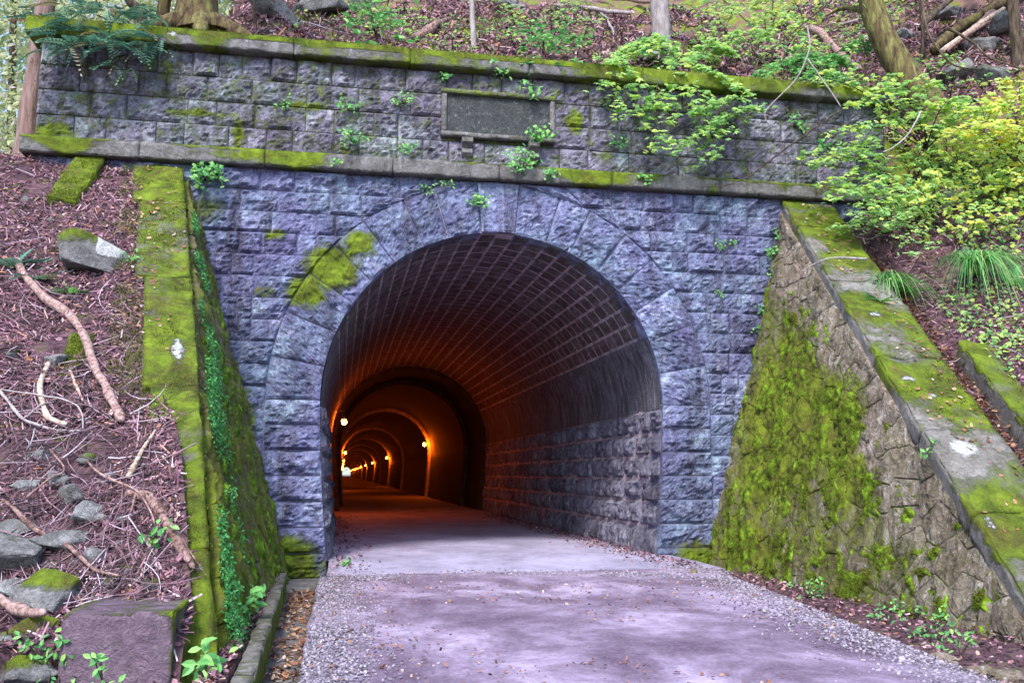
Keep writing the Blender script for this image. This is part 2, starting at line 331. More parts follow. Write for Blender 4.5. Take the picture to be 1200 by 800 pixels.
def leaves(name, P, N, size, mat, tmpl, parent=None, rnd=None, spin=None, kind='stuff', **kw):
    P = np.asarray(P, float); n = len(P)
    spin = rng.uniform(0, 6.28, n) if spin is None else spin
    rnd = rng.uniform(0, 1, n) if rnd is None else rnd
    V, F, k = scatter(tmpl[0], tmpl[1], P, np.asarray(N, float), spin, size)
    o = obj(name, V, F, mat, parent, {'rnd': np.repeat(rnd, k)}, smooth=False, **kw)
    if kind: o['kind'] = kind
    return o
def maple_template():
    tips = [(-100, .62), (-52, .86), (0, 1.), (52, .86), (100, .62)]
    pts = [(0, 0, 0)]; ring = []
    for i, (a, l) in enumerate(tips):
        if i: am = (a + tips[i - 1][0]) / 2; ring.append((math.sin(R(am)) * .38, .32 + math.cos(R(am)) * .38, .0))
        ring.append((math.sin(R(a)) * l * .62, .32 + math.cos(R(a)) * l * .68, -.12))
    V = [(0, .3, .05), (0, 0, 0)] + ring; n = len(ring)
    F = [(0, 2 + i + 1, 2 + i) for i in range(n - 1)] + [(0, 2, 1), (0, 1, 1 + n)]
    return np.array(V), np.array(F)
MAPLE = maple_template()
OVAL = (np.array([(0, 0, 0), (-.24, .35, .06), (.24, .35, .06), (-.2, .7, .03), (.2, .7, .03), (0, 1, -.08), (0, .4, -.02)]), np.array([(0, 2, 6), (0, 6, 1), (6, 2, 4), (6, 4, 5), (6, 5, 3), (6, 3, 1)]))
SLIVER = (np.array([(-.06, 0, 0), (.06, 0, 0), (.05, 1, .08), (-.05, 1, .08)]), np.array([(0, 1, 2), (0, 2, 3)]))
CHIP = (np.array([(-.25, 0, 0), (.25, .05, .06), (.3, .8, 0), (0, 1, .1), (-.28, .7, -.03)]), np.array([(0, 1, 2), (0, 2, 3), (0, 3, 4)]))
TUFT = (np.array([(-.12, 0, 0), (.12, 0, 0), (0, .15, 1), (0, -.12, 0), (.02, .12, 0), (.2, 0, .85)]), np.array([(0, 1, 2), (3, 4, 5)]))
def fern_template(n=9, droop=.5, w=.30):
    V, F = [], []
    for i in range(n):
        t0 = (i + .3) / n; z = -droop * t0 * t0; L = w * math.sin(math.pi * min(1, t0 * .85 + .18)); d = .33 / n
        for s in (-1, 1):
            b0 = len(V); V += [(0, t0 - d, z), (0, t0 + d * .8, z), (s * L, t0 + .09, z - .06), (s * L * .6, t0 + .09 + d, z - .03)]
            F += [(b0, b0 + 2, b0 + 3), (b0, b0 + 3, b0 + 1)]
    return np.array(V), np.array(F)
FERN = fern_template()
PEB = np.random.default_rng(3)
_t = (1 + 5 ** .5) / 2
ICO_V = np.array([(-1, _t, 0), (1, _t, 0), (-1, -_t, 0), (1, -_t, 0), (0, -1, _t), (0, 1, _t), (0, -1, -_t), (0, 1, -_t), (_t, 0, -1), (_t, 0, 1), (-_t, 0, -1), (-_t, 0, 1)]) / 1.9
ICO_F = np.array([(0, 11, 5), (0, 5, 1), (0, 1, 7), (0, 7, 10), (0, 10, 11), (1, 5, 9), (5, 11, 4), (11, 10, 2), (10, 7, 6), (7, 1, 8), (3, 9, 4), (3, 4, 2), (3, 2, 6), (3, 6, 8), (3, 8, 9), (4, 9, 5), (2, 4, 11), (6, 2, 10), (8, 6, 7), (9, 8, 1)])
def subdiv(V, F):
    e = {}; V = [tuple(v) for v in V]; G = []
    def mid(a, b):
        k = (min(a, b), max(a, b))
        if k not in e:
            p = (np.array(V[a]) + V[b]); p /= np.linalg.norm(p); e[k] = len(V); V.append(tuple(p))
        return e[k]
    for a, b, c in F:
        ab, bc, ca = mid(a, b), mid(b, c), mid(c, a); G += [(a, ab, ca), (b, bc, ab), (c, ca, bc), (ab, bc, ca)]
    return np.array(V), np.array(G)
SPH = (ICO_V / np.linalg.norm(ICO_V, axis=1)[:, None], ICO_F)
SPH1 = subdiv(*SPH); SPH3 = subdiv(*subdiv(*SPH1))
def rock(c, size, seed, rot=0., flat=.7, cuts=9, moss=.6, lich=0., tilt=0.):
    cuts = 15
    g = np.random.default_rng(seed); V = SPH3[0].copy()
    for k in range(cuts):
        n = g.normal(size=3); n /= np.linalg.norm(n); d = g.uniform(.42, .78); h = V @ n
        V = V - np.maximum(h - d, 0)[:, None] * n * .93
    V = V * (1 + (fbm(V * 2.2 + seed, 4, seed)[:, None] - .5) * .3 + (np.abs(fbm(V * 5 + seed, 3, seed + 2)[:, None] - .5)) * .28)
    nz = V[:, 2] / (np.abs(V).max() + 1e-9)
    V = V * np.array([size[0], size[1], size[2]]) * 1.25
    ct, st = math.cos(tilt), math.sin(tilt); V = V @ np.array([[ct, 0, -st], [0, 1, 0], [st, 0, ct]])
    cr, sr = math.cos(rot), math.sin(rot); V = V @ np.array([[cr, sr, 0], [-sr, cr, 0], [0, 0, 1]])
    mo = sst(-.1, .6, nz) * moss
    return V + np.asarray(c), SPH3[1], {'moss': mo, 'lich': np.full(len(V), lich)}

# ------------------------------------------------------------------ heights of the ground
CX, CZ, RI, RO = 1.95, 1.95, 2.24, 2.9
def zt(y): return 4.86 + .83 * np.asarray(y, float)                # line of the wing wall copings
def xl(z): return -.67 - .285 * z                                  # battered inner faces of the wing walls
def xr(z): return 4.77 + .27 * z
def HL(x, y):
    x = np.asarray(x, float); y = np.asarray(y, float)
    b = zt(np.minimum(y, .0)) - .11 + .15 * sst(-3.2, -4.6, y) * (1 - sst(-5.1, -5.6, y)) + .10 * np.maximum(0, -2.7 - x)
    b = .14 + np.log1p(np.exp(np.clip((b - .14) * 6, -30, 60))) / 6
    P = np.stack([x, y, 0 * x], -1)
    b = b - .45 * sst(-6.05, -6.3, y) * sst(-1.75, -1.5, x)
    return b + (fbm(P * 1.1, 4, 5) - .5) * .28 + (fbm(P * 5, 3, 8) - .5) * .09
def HR(x, y):
    x = np.asarray(x, float); y = np.asarray(y, float)
    yy = np.minimum(y, 0.); z = np.maximum(zt(yy), -.1); xe = xr(z) + .70
    b = z - .2 + .62 * np.maximum(0, x - xe - .35) - .12 * sst(.0, .2, x - xe) * (1 - sst(.3, .5, x - xe))
    P = np.stack([x, y, 0 * x], -1)
    return b + ((fbm(P * 1.1, 4, 15) - .5) * .4 + (fbm(P * 5, 3, 18) - .5) * .1) * sst(.3, 1., x - xe)
def HU(x, y):
    x = np.asarray(x, float); y = np.asarray(y, float)
    P = np.stack([x, y, 0 * x], -1); k = sst(7.5, 8.6, x)
    top = (1 - k) * 6.42 + k * (4.66 + .62 * np.clip(x - 7.2, 0, 12))
    hill = top + .72 * np.maximum(y - .6, 0) + .06 * np.clip(x, -4, 12)
    hill = hill + ((fbm(P * .9, 5, 25) - .5) * 1.3 + (fbm(P * 4, 3, 28) - .5) * .3) * sst(.6, 1.4, y)
    left = 4.7 - .12 * np.maximum(y, 0) + (fbm(P * .5, 4, 29) - .5)
    s = sst(-3.9, -2.0, x); s = np.where(y < .85, sst(-4.2, -3.8, x), s)
    return hill * s + left * (1 - s)
def hit(u, v, H, t0=2., t1=60.):
    r = ray(u, v); ts = np.arange(t0, t1, .02); P = CAM + ts[:, None] * r
    below = P[:, 2] < H(P[:, 0], P[:, 1]); i = int(np.argmax(below)) if below.any() else -1
    return P[i]
def hitn(u, v, lift=.0, side=None):
    H = side or (HL if u < 300 else HR)
    p = hit(u, v, H); p = p.copy(); p[2] += lift; return p
def slope_n(H, x, y):
    e = .05; gx = (H(x + e, y) - H(x - e, y)) / (2 * e); gy = (H(x, y + e) - H(x, y - e)) / (2 * e)
    N = np.stack([-gx, -gy, np.ones_like(gx)], -1); return N / np.linalg.norm(N, axis=1)[:, None]
def onL(u, v): return hitn(u, v, side=HL)
def onR(u, v): return hitn(u, v, side=HR)
def onU(u, v): return hit(u, v, lambda x, y: np.where(y > .62, HU(x, y), -9))

# ------------------------------------------------------------------ ground sheets (setting)
def sheet(name, X, Y, H, mat, kind='structure', attrs=None):
    V = np.stack([X, Y, H], -1).reshape(-1, 3); F = grid(X.shape[0] - 1, X.shape[1] - 1)
    return tag(obj(name, V, F, mat, attrs=attrs), kind=kind)
y = np.concatenate([np.linspace(-9, .7, 150)]); a = np.concatenate([np.linspace(0, 3, 70), np.linspace(3.2, 16, 24)])
Y_, A_ = np.meshgrid(y, a, indexing='ij'); zz = np.maximum(zt(np.minimum(Y_, 0)), .1); X_ = xl(zz) - np.interp(Y_, [-6, -4.5, -3, 0], [.12, .16, .30, .52]) - A_
sheet('bank', X_[:, ::-1], Y_[:, ::-1], HL(X_, Y_)[:, ::-1], M['soil'])
X_ = xr(zz) + .55 + A_
sheet('slope', X_, Y_, HR(X_, Y_), M['soil'])
y = np.concatenate([[.61], np.linspace(.62, 6, 90), np.linspace(6.3, 40, 40)]); x = np.concatenate([np.linspace(-40, -6, 18), np.linspace(-5.6, 13, 190), np.linspace(14, 40, 14)])
Y_, X_ = np.meshgrid(y, x, indexing='ij'); sheet('hillside', X_, Y_, HU(X_, Y_) - (Y_ < .615) * np.where(X_ < 7.4, .9, 2.5), M['hill']).data.flip_normals()
V, F = box(-1500, 1500, -1500, 1500, -.62, -.6); tag(obj('ground', V, F, M['soil'], smooth=False), kind='structure')

# road slab outside, floor inside, gutter
def roadedge(y): return np.interp(y, [-30, -7.2, -5.6, -1.7, .0], [2.6, 3.26, 3.5, 4.05, 4.2])
ys = np.concatenate([np.linspace(-28, -8, 20), np.linspace(-7.9, -1.75, 90)]); s = np.linspace(0, 1, 70)
Y_, S_ = np.meshgrid(ys, s, indexing='ij'); L_ = -.19 + (fbm(np.stack([Y_ * 2.5, 0 * Y_, 0 * Y_], -1), 3, 2) - .5) * .05
E_ = roadedge(Y_) + (fbm(np.stack([Y_ * 1.7, 0 * Y_ + 5, 0 * Y_], -1), 4, 3) - .5) * .16
X_ = L_ + (E_ - L_) * S_; P_ = np.stack([X_, Y_, 0 * X_], -1)
Z_ = (fbm(P_ * 1.3, 4, 40) - .5) * .035 + (fbm(P_ * 9, 3, 41) - .5) * .012 - .03 * sst(-2.6, -1.75, Y_) * 0 + .004
edged = np.minimum(X_ - L_, E_ - X_)
wear = np.maximum(.62 * (1 - sst(.15, .75, X_ - L_)), .6 * (1 - sst(.1, .7, E_ - X_)))
wear = np.maximum(wear, .55 * np.exp(-((Y_ + 1.95) / .35) ** 2)); wear = np.where(edged < .02, .8, wear)
V = P_.copy(); V[..., 2] = Z_; V = V.reshape(-1, 3); nV = len(V); F = grid(len(ys) - 1, len(s) - 1)[:, ::-1]
lo = V.reshape(len(ys), len(s), 3); low_l = lo[:, 0].copy(); low_l[:, 2] = -.24; low_r = lo[:, -1].copy(); low_r[:, 2] = -.24
V = np.concatenate([V, low_l, low_r]); n = len(ys); i = np.arange(n - 1); k = len(s)
Fl = np.stack([i * k, (i + 1) * k, nV + i + 1, nV + i], -1); Fr = np.stack([i * k + k - 1, nV + n + i, nV + n + i + 1, (i + 1) * k + k - 1], -1)
rd = tag(obj('road', V, np.concatenate([F, Fl, Fr]), M['road'], attrs={'wear': np.concatenate([wear.ravel(), np.full(2 * n, .3)])}), kind='structure')
rd.data.flip_normals() if rd.data.polygons[0].normal.z < 0 else None
ys = np.concatenate([np.linspace(-1.77, 4, 50), np.linspace(4.3, 30, 40), np.linspace(32, 402, 90)]); s = np.linspace(0, 1, 40)
Y_, S_ = np.meshgrid(ys, s, indexing='ij'); X_ = np.where(Y_ < 0, -.12, -.3) + S_ * (np.where(Y_ < 0, 4.2 - .02 * Y_, 4.25) + .3 - np.where(Y_ < 0, .18, 0))
P_ = np.stack([X_, Y_, 0 * X_], -1); Z_ = (fbm(P_ * 1.1, 3, 44) - .5) * .03 + .008 * 0
wear = np.maximum(.5 * np.exp(-((Y_ + 1.7) / .3) ** 2), .55 * (1 - sst(.0, .55, np.minimum(S_, 1 - S_) * 4.3)))
V = P_.copy(); V[..., 2] = Z_; fl = tag(obj('tunnel_road', V.reshape(-1, 3), grid(len(ys) - 1, len(s) - 1), M['floor'], attrs={'wear': wear.ravel()}), kind='structure')
# gutter channel and verge strips
V, F = rough_box(-.68, -.17, -9, -.02, -.45, -.2, .12, .012, 5); tag(obj('gutter', V, F, M['slab']), kind='structure')
V, F = rough_box(3.0, 5.1, -9.5, .0, -.5, -.13, .12, .05, 9); tag(obj('verge', V, F, M['soil']), kind='structure')

# ------------------------------------------------------------------ rock-faced stones
def stone(name, mapf, w_, h_, parent, mat, seed, bulge=.045, gap=.012, depth=.09, res=.030, mossf=None, amp=1., tilt=0.):
    """one dressed block: mapf(s,t) -> (point, outward normal); its face is hammered, its arrises broken"""
    nu, nv = max(4, int(w_ / res)), max(3, int(h_ / res))
    s_, t_ = np.meshgrid(np.linspace(0, 1, nu + 1), np.linspace(0, 1, nv + 1), indexing='ij')
    gs, gt = gap / w_, gap / h_
    e = np.minimum(np.minimum(s_, 1 - s_) * w_, np.minimum(t_, 1 - t_) * h_)
    P, N = mapf(gs + s_ * (1 - 2 * gs), gt + t_ * (1 - 2 * gt)); P = P.reshape(-1, 3); N = N.reshape(-1, 3); e = e.ravel()
    Q = P * np.array([1, 1, 1.5]) + seed * 3.7
    big = fbm(Q * 4.5, 3, seed); r = 1 - np.abs(2 * fbm(Q * 7, 4, seed + 3) - 1)
    g_ = np.random.default_rng(seed); a1 = s_.ravel() * w_; a2 = t_.ravel() * h_; c1, c2 = w_ * g_.uniform(.3, .7), h_ * g_.uniform(.3, .75); mxs = np.full(len(e), -9.)
    for k_ in range(7):
        th_ = k_ * .9 + g_.uniform(0, .9); mxs = np.maximum(mxs, ((a1 - c1) * math.cos(th_) + (a2 - c2) * math.sin(th_) * 1.6) / g_.uniform(.16, .42) - g_.uniform(.0, .5))
    fac = np.clip(1 - np.maximum(mxs, 0), 0, 1.)
    d = sst(-.006, .016, e) * (bulge * (.10 + .75 * fac + .5 * (big - .5) + .75 * (r - .75)) * amp)
    d = d + (fbm(Q * 18, 3, seed + 9) - .5) * .028 * amp + (_h(seed, 3, 1, 4) - .5) * .016
    d = d + (.5 - np.abs(fbm(Q * 11, 3, seed + 5) - .5) * 3.6).clip(-.4, .5) * .036 * amp * sst(0, .03, e); d = np.maximum(d, -.003)
    T1 = np.roll(P.reshape(nu + 1, nv + 1, 3), -1, 0)
    V = P + N * d[:, None]
    per = [i * (nv + 1) for i in range(nu + 1)] + [nu * (nv + 1) + j for j in range(1, nv + 1)] + [i * (nv + 1) + nv for i in range(nu - 1, -1, -1)] + [j for j in range(nv - 1, 0, -1)]
    back = P[per] - N[per] * depth; b0 = len(V); V = np.concatenate([V, back]); m_ = len(per)
    F = grid(nu, nv).tolist() + [[per[i], b0 + i, b0 + (i + 1) % m_, per[(i + 1) % m_]] for i in range(m_)]
    mo = mossf(V) if mossf else np.zeros(len(V))
    return obj(name, V, np.array(F), mat, parent, {'moss': mo, 'lich': np.zeros(len(V))}, smooth=False)
def quadmap(x00, x10, x01, x11, z0, z1, y=0.):
    def f(s, t):
        xb = x00 + (x10 - x00) * s; xt = x01 + (x11 - x01) * s; x = xb + (xt - xb) * t
        P = np.stack([x, np.full_like(x, y), z0 + (z1 - z0) * t], -1); return P, np.broadcast_to(np.array([0, -1., 0]), P.shape)
    return f
def facemoss(V):
    x, y_, z = V[:, 0], V[:, 1], V[:, 2]; P2 = np.stack([x, z], -1)
    B = [(-.2, 3.62, .5, .42, .8), (-.5, 3.3, .38, .3, .75), (.15, 3.95, .35, .3, .66), (-.9, 4.02, .25, .12, .62), (-1.0, 3.3, .3, .2, .45),
         (-1.75, 4.3, .4, .35, .5), (-1.7, 3.0, .3, 1.2, .5), (-1.2, 1.6, .25, .7, .62), (-.6, .1, .5, .3, .68), (-.5, -.1, .6, .4, .6), (4.6, .0, .5, .35, .6), (3.75, 3.75, .15, .1, .45),
         (-3.6, 5.2, .5, .18, .6), (-2.0, 5.55, .9, .1, .55), (-1.4, 5.3, .15, .35, .62), (-.6, 5.75, .6, .12, .55), (.2, 5.4, .3, .2, .45), (3.0, 5.8, .3, .35, .55), (3.4, 5.35, .5, .12, .5), (5.5, 5.5, .8, .3, .35), (-2.3, 6.1, .2, .3, .5), (-3.0, 6.0, .15, .2, .4), (.9, 5.8, .3, .3, .35)]
    m = blobs(P2, B)
    up = (z > 5.0) * (.20 + .14 * fbm(V * 2., 3, 77)); return np.maximum(m, up + .08)
portal = thing('tunnel_portal', 'blue grey rock-faced masonry portal wall around the arched tunnel mouth', 'tunnel portal', (CX, 0, 0))
sd = 100
def course(z0, z1, xa, xb, mat, wmin, wmax, bulge, gap, ya=0., cut=None, name='stone', xa1=None, xb1=None):
    global sd
    xa1 = xa if xa1 is None else xa1; xb1 = xb if xb1 is None else xb1
    xs = [min(xa, xa1)]; L = max(xb, xb1)
    while xs[-1] < L - wmin * .6: xs.append(xs[-1] + random.uniform(wmin, wmax))
    if len(xs) == 1: xs.append(L)
    k = (L - xs[0]) / (xs[-1] - xs[0]); xs = [xs[0] + (q - xs[0]) * k for q in xs]
    for i in range(len(xs) - 1):
        a0 = a1 = xs[i]; b0 = b1 = xs[i + 1]
        a0, a1, b0, b1 = max(a0, xa), max(a1, xa1), min(b0, xb), min(b1, xb1)
        if i == 0: a0, a1 = xa, xa1
        if i == len(xs) - 2: b0, b1 = xb, xb1
        b0 = max(b0, a0 + .012); b1 = max(b1, a1 + .012)
        if max(b0 - a0, b1 - a1) < .06: continue
        sd += 1
        stone(name, quadmap(a0, b0, a1, b1, z0, z1, ya), max(b0 - a0, b1 - a1), z1 - z0, portal, mat, sd, bulge * random.uniform(.6, 1.3), gap, mossf=facemoss)
def rin(z): return 2.24 if z > 1.95 else 2.24 - .13 * ((1.95 - z) / 1.95) ** 1.5
def rout(z):
    if z <= CZ: return RO
    return math.sqrt(max(RO * RO - (z - CZ) ** 2, .0))
# parapet: four courses round the inscribed panel
PZ = [5.09 + .3225 * k for k in range(5)]
for k in range(4):
    if k in (1, 2):
        course(PZ[k], PZ[k + 1], -3.8, 1.2, M['upper'], .30, .74, .05, .007); course(PZ[k], PZ[k + 1], 2.70, 7.7, M['upper'], .30, .74, .05, .007)
    else: course(PZ[k], PZ[k + 1], -3.8, 7.7, M['upper'], .30, .74, .05, .007)
# wall courses under the string course
z1 = 4.88; k = 0
while z1 > -.2:
    z0 = z1 - .277
    a0, a1 = rout(z0), rout(z1)
    if z1 > CZ + RO - .04: a1 = .24
    a1 = max(a1, .24); a0 = max(a0, .24)
    xmin = -3.8 if z1 > 4.2 else xl(z0) - .5
    xmax = min(xr(z1) + .6, 7.7) if z1 < 4.7 else 7.7
    course(z0, z1, xmin, CX - a0, M['stone'], .20, .68, .056, .004, xa1=xmin, xb1=CX - a1)
    course(z0, z1, CX + a0, xmax, M['stone'], .20, .68, .056, .004, xa1=CX + a1, xb1=xmax)
    z1 = z0; k += 1
# voussoirs and jamb blocks
def polmap(t0, t1, r0, r1, y0=-.02):
    def f(s, t):
        th = t0 + (t1 - t0) * s; r = r0 + (r1 - r0) * t
        P = np.stack([CX - r * np.cos(th), np.full_like(r, y0), CZ + r * np.sin(th)], -1); return P, np.broadcast_to(np.array([0, -1., 0]), P.shape)
    return f
HK = .098
cuts = np.concatenate([np.cumsum(rng.uniform(.85, 1.15, 8))]); cuts = np.concatenate([[0], cuts / cuts[-1]]) * (math.pi / 2 - HK)
for side in (0, 1):
    for i in range(8):
        a_, b_ = cuts[i], cuts[i + 1]
        if side: a_, b_ = math.pi - b_, math.pi - a_
        sd += 1
        o = stone('voussoir', polmap(a_, b_, RI - .012, RO, -.012), (b_ - a_) * 2.55, RO - RI, portal, M['stone'], sd, .055, .007, depth=.42, mossf=facemoss)
    z = CZ; hs = [.31] * 7
    for h_ in hs:
        z0 = z - h_; ra, rb = rin(z0), rin(z); sd += 1
        if side: o = stone('jamb_stone', quadmap(CX + ra - .012, CX + RO, CX + rb - .012, CX + RO, z0, z, -.012), .7, h_, portal, M['stone'], sd, .08, .007, depth=.42, mossf=facemoss)
        else: o = stone('jamb_stone', quadmap(CX - RO, CX - ra + .012, CX - RO, CX - rb + .012, z0, z, -.012), .7, h_, portal, M['stone'], sd, .09, .008, depth=.42, mossf=facemoss)
        z = z0
sd += 1
stone('keystone', polmap(math.pi / 2 - HK, math.pi / 2 + HK, RI - .0, 2.92, -.035), .5, .70, portal, M['stone'], sd, .02, .006, depth=.3, mossf=lambda V: np.full(len(V), .05), amp=.5)
# mortar bed behind the stones, open at the arch
prof = [(CX - rin(z), z) for z in np.linspace(-.4, CZ, 12)] + [(CX - RI * math.cos(a_), CZ + RI * math.sin(a_)) for a_ in np.linspace(0, math.pi, 49)[1:-1]] + [(CX + rin(z), z) for z in np.linspace(CZ, -.4, 12)]
inn = np.array(prof); out = []
for (px, pz) in prof:
    if pz <= CZ + .001: out.append((-3.78 if px < CX else 7.68, pz))
    else:
        dx, dz = px - CX, pz - CZ; kx = ((7.68 - CX) / dx if dx > 1e-6 else ((-3.78 - CX) / dx if dx < -1e-6 else 1e9)); kz = (6.36 - CZ) / dz
        k_ = min(kx, kz); out.append((CX + dx * k_, CZ + dz * k_))
outp = np.array(out); n = len(inn)
def ring3(a_, y_): return np.stack([a_[:, 0], np.full(n, y_), a_[:, 1]], -1)
def mortarmesh(y0, y1):
    V = np.concatenate([ring3(inn, y0), ring3(outp, y0), ring3(inn, y1), ring3(outp, y1)]); i = np.arange(n - 1)
    F = np.concatenate([np.stack([i, i + 1, n + i + 1, n + i], -1), np.stack([i, 2 * n + i, 2 * n + i + 1, i + 1], -1), np.stack([n + i, n + i + 1, 3 * n + i + 1, 3 * n + i], -1)])
    return V, F
V, F = mortarmesh(.012, .5)
obj('mortar', V, F, M['mortar'], portal, {'moss': facemoss(V), 'lich': np.zeros(len(V))}, smooth=False)
V, F = box(-3.79, 7.69, .006, .58, 4.95, 6.39)
obj('parapet_core', V, F, M['mortar_dark'], portal, {'moss': np.full(8, .4), 'lich': np.zeros(8)}, smooth=False)
# string course and coping, slab by slab
def ledge(z0, z1, y0, y1, xs, name, mossk):
    global sd
    for a_, b_ in zip(xs[:-1], xs[1:]):
        sd += 1; V, F = rough_box(a_ + .004, b_ - .004, y0, y1, z0, z1, .045, .008, sd, .014)
        mo = mossk(V); P2 = np.stack([V[:, 0], V[:, 2]], -1)
        li = blobs(P2, [(-2.25, 6.52, .16, .09, .62), (-1.33, 6.5, .06, .07, .62), (-.03, 6.5, .05, .08, .62)])
        obj(name, V, F, M['slab'], portal, {'moss': mo, 'lich': li})
def mk1(V): return np.where(V[:, 2] > 5.065, .55, .2) + (fbm(V * 1.8, 4, 85) - .5) * 1.5 - .04 + blobs(V[:, [0, 2]], [(-3.5, 5.05, .55, .15, .55), (-1.7, 5.0, .8, .12, .5), (-.8, 5.02, .7, .1, .35), (3.3, 5.0, .5, .14, .6), (4.1, 5.02, .4, .1, .4), (6.2, 5.05, .8, .12, .4)])
def mk2(V): return np.where(V[:, 2] > 6.55, .85, .38) + (fbm(V * 1.8, 4, 86) - .5) * 1.3 + .3 * sst(6.48, 6.58, V[:, 2]) + blobs(V[:, [0, 2]], [(-3.2, 6.5, .8, .2, .4), (4.9, 6.5, 1.2, .2, .35)])
ledge(4.88, 5.09, -.14, .3, [-3.92, -2.55, -1.05, .55, 1.95, 3.5, 5.05, 6.5, 7.8], 'string_course_slab', mk1)
ledge(6.38, 6.60, -.17, .62, [-3.95, -2.3, -.75, .75, 2.35, 3.95, 5.4, 6.7, 7.85], 'coping_slab', mk2)
# inscribed panel with its frame, weathered beyond reading, on two scrolled corbels
pm = {'moss': None}
def put(name, bx, mat, parent, moss=.15, seed=3, res=.05, amp=.004, rnd=.006):
    V, F = rough_box(*bx, res, amp, seed, rnd); return obj(name, V, F, mat, parent, {'moss': np.full(len(V), moss), 'lich': np.zeros(len(V))})
pl = put('panel', (1.24, 2.67, -.035, .04, 5.52, 6.07), M['plaque'], portal, .1, 4, .03, .012)
put('panel_frame', (1.17, 2.74, -.085, .04, 6.06, 6.12), M['slab'], pl, .45, 5); put('panel_frame', (1.17, 2.74, -.085, .04, 5.46, 5.525), M['slab'], pl, .3, 6)
put('panel_frame', (1.18, 1.25, -.07, .04, 5.52, 6.065), M['slab'], pl, .2, 7); put('panel_frame', (2.66, 2.73, -.07, .04, 5.52, 6.065), M['slab'], pl, .2, 8)
for cx_ in (1.52, 2.42):
    th = np.linspace(0, 2 * math.pi, 40, endpoint=False)
    pr_ = [(-.10, 5.45), (-.155, 5.43), (-.16, 5.37), (-.10, 5.34), (-.07, 5.31), (-.11, 5.28), (-.125, 5.23), (-.09, 5.19), (-.05, 5.17), (.02, 5.17), (.02, 5.45)]
    V = [(cx_ + sx * .07, y_, z_) for sx in (-1, 1) for (y_, z_) in pr_]; m_ = len(pr_)
    F = [[i, (i + 1) % m_, m_ + (i + 1) % m_, m_ + i] for i in range(m_)] + [list(range(m_))[::-1], list(range(m_, 2 * m_))]
    obj('corbel', V, F, M['slab'], portal, {'moss': np.full(2 * m_, .3), 'lich': np.zeros(2 * m_)}, smooth=False)

# ------------------------------------------------------------------ the tunnel
tun = thing('tunnel', 'long arched tunnel bore with stone side walls and dark block vault', 'tunnel', (CX, .1, 0))
def bore(y0, y1, dr, mat, name, ny, parent=tun, a0=0., a1=math.pi, sides=True, dx=0., na=.05):
    pr_ = []
    if sides: pr_ += [(CX - rin(z) + dr, z) for z in np.linspace(-.3, CZ, 10)]
    pr_ += [(CX - (RI - dr) * math.cos(a_), CZ + (RI - dr) * math.sin(a_)) for a_ in np.linspace(a0, a1, 57)]
    if sides: pr_ += [(CX + rin(z) - dr, z) for z in np.linspace(CZ, -.3, 10)]
    pr_ = np.array(pr_); ys = np.linspace(y0, y1, ny + 1)
    V = np.stack([np.broadcast_to(pr_[:, 0], (ny + 1, len(pr_))), np.broadcast_to(ys[:, None], (ny + 1, len(pr_))), np.broadcast_to(pr_[:, 1], (ny + 1, len(pr_)))], -1).reshape(-1, 3)
    c = np.array([CX, 0, CZ]); d = V - c; d[:, 1] = 0; d /= np.linalg.norm(d, axis=1)[:, None]
    V = V + d * ((fbm(V * np.array([1.5, .8, 1.5]), 3, 60) - .5) * na)[:, None]
    return obj(name, V, grid(ny, len(pr_) - 1), mat, parent, {'moss': np.zeros(len(V)), 'lich': np.zeros(len(V))}, smooth=True)
bore(.03, 15.1, .004, M['vault_joint'], 'vault_joint', 40, na=0.)
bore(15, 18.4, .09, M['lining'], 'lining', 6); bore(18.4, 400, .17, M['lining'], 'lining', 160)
def annulus(y_, d0, d1):
    prs = []
    for dr in (d0, d1):
        prs.append([(CX - rin(z) + dr, y_, z) for z in np.linspace(-.3, CZ, 8)] + [(CX - (RI - dr) * math.cos(a_), y_, CZ + (RI - dr) * math.sin(a_)) for a_ in np.linspace(0, math.pi, 57)] + [(CX + rin(z) - dr, y_, z) for z in np.linspace(CZ, -.3, 8)])
    k_ = len(prs[0]); V = np.array(prs[0] + prs[1]); i = np.arange(k_ - 1)
    return V, np.stack([i, i + 1, k_ + i + 1, k_ + i], -1)
for y_, a_, b_ in ((15.0, -.06, .13), (18.4, .05, .24)):
    V, F = annulus(y_, a_, b_); obj('lining_step', V, F, M['lining'], tun, smooth=False)
# render band above the side courses
V = []; ang = np.linspace(-.02, .42, 9); ys = np.linspace(.06, 15, 120)
for side in (0, 1):
    A2, Y2 = np.meshgrid(math.pi - ang if side else ang, ys, indexing='ij'); rr = RI - .012
    P = np.stack([CX - rr * np.cos(A2), Y2, CZ + rr * np.sin(A2)], -1).reshape(-1, 3); rr2 = (fbm(P * 3, 4, 70) - .5)[:, None] * .03
    d = P - np.array([CX, 0, CZ]); d[:, 1] = 0; d /= np.linalg.norm(d, axis=1)[:, None]; P = P + d * rr2
    obj('render_band', P, grid(8, 119), M['plaster'], tun, {'moss': np.zeros(len(P)), 'lich': np.zeros(len(P))})
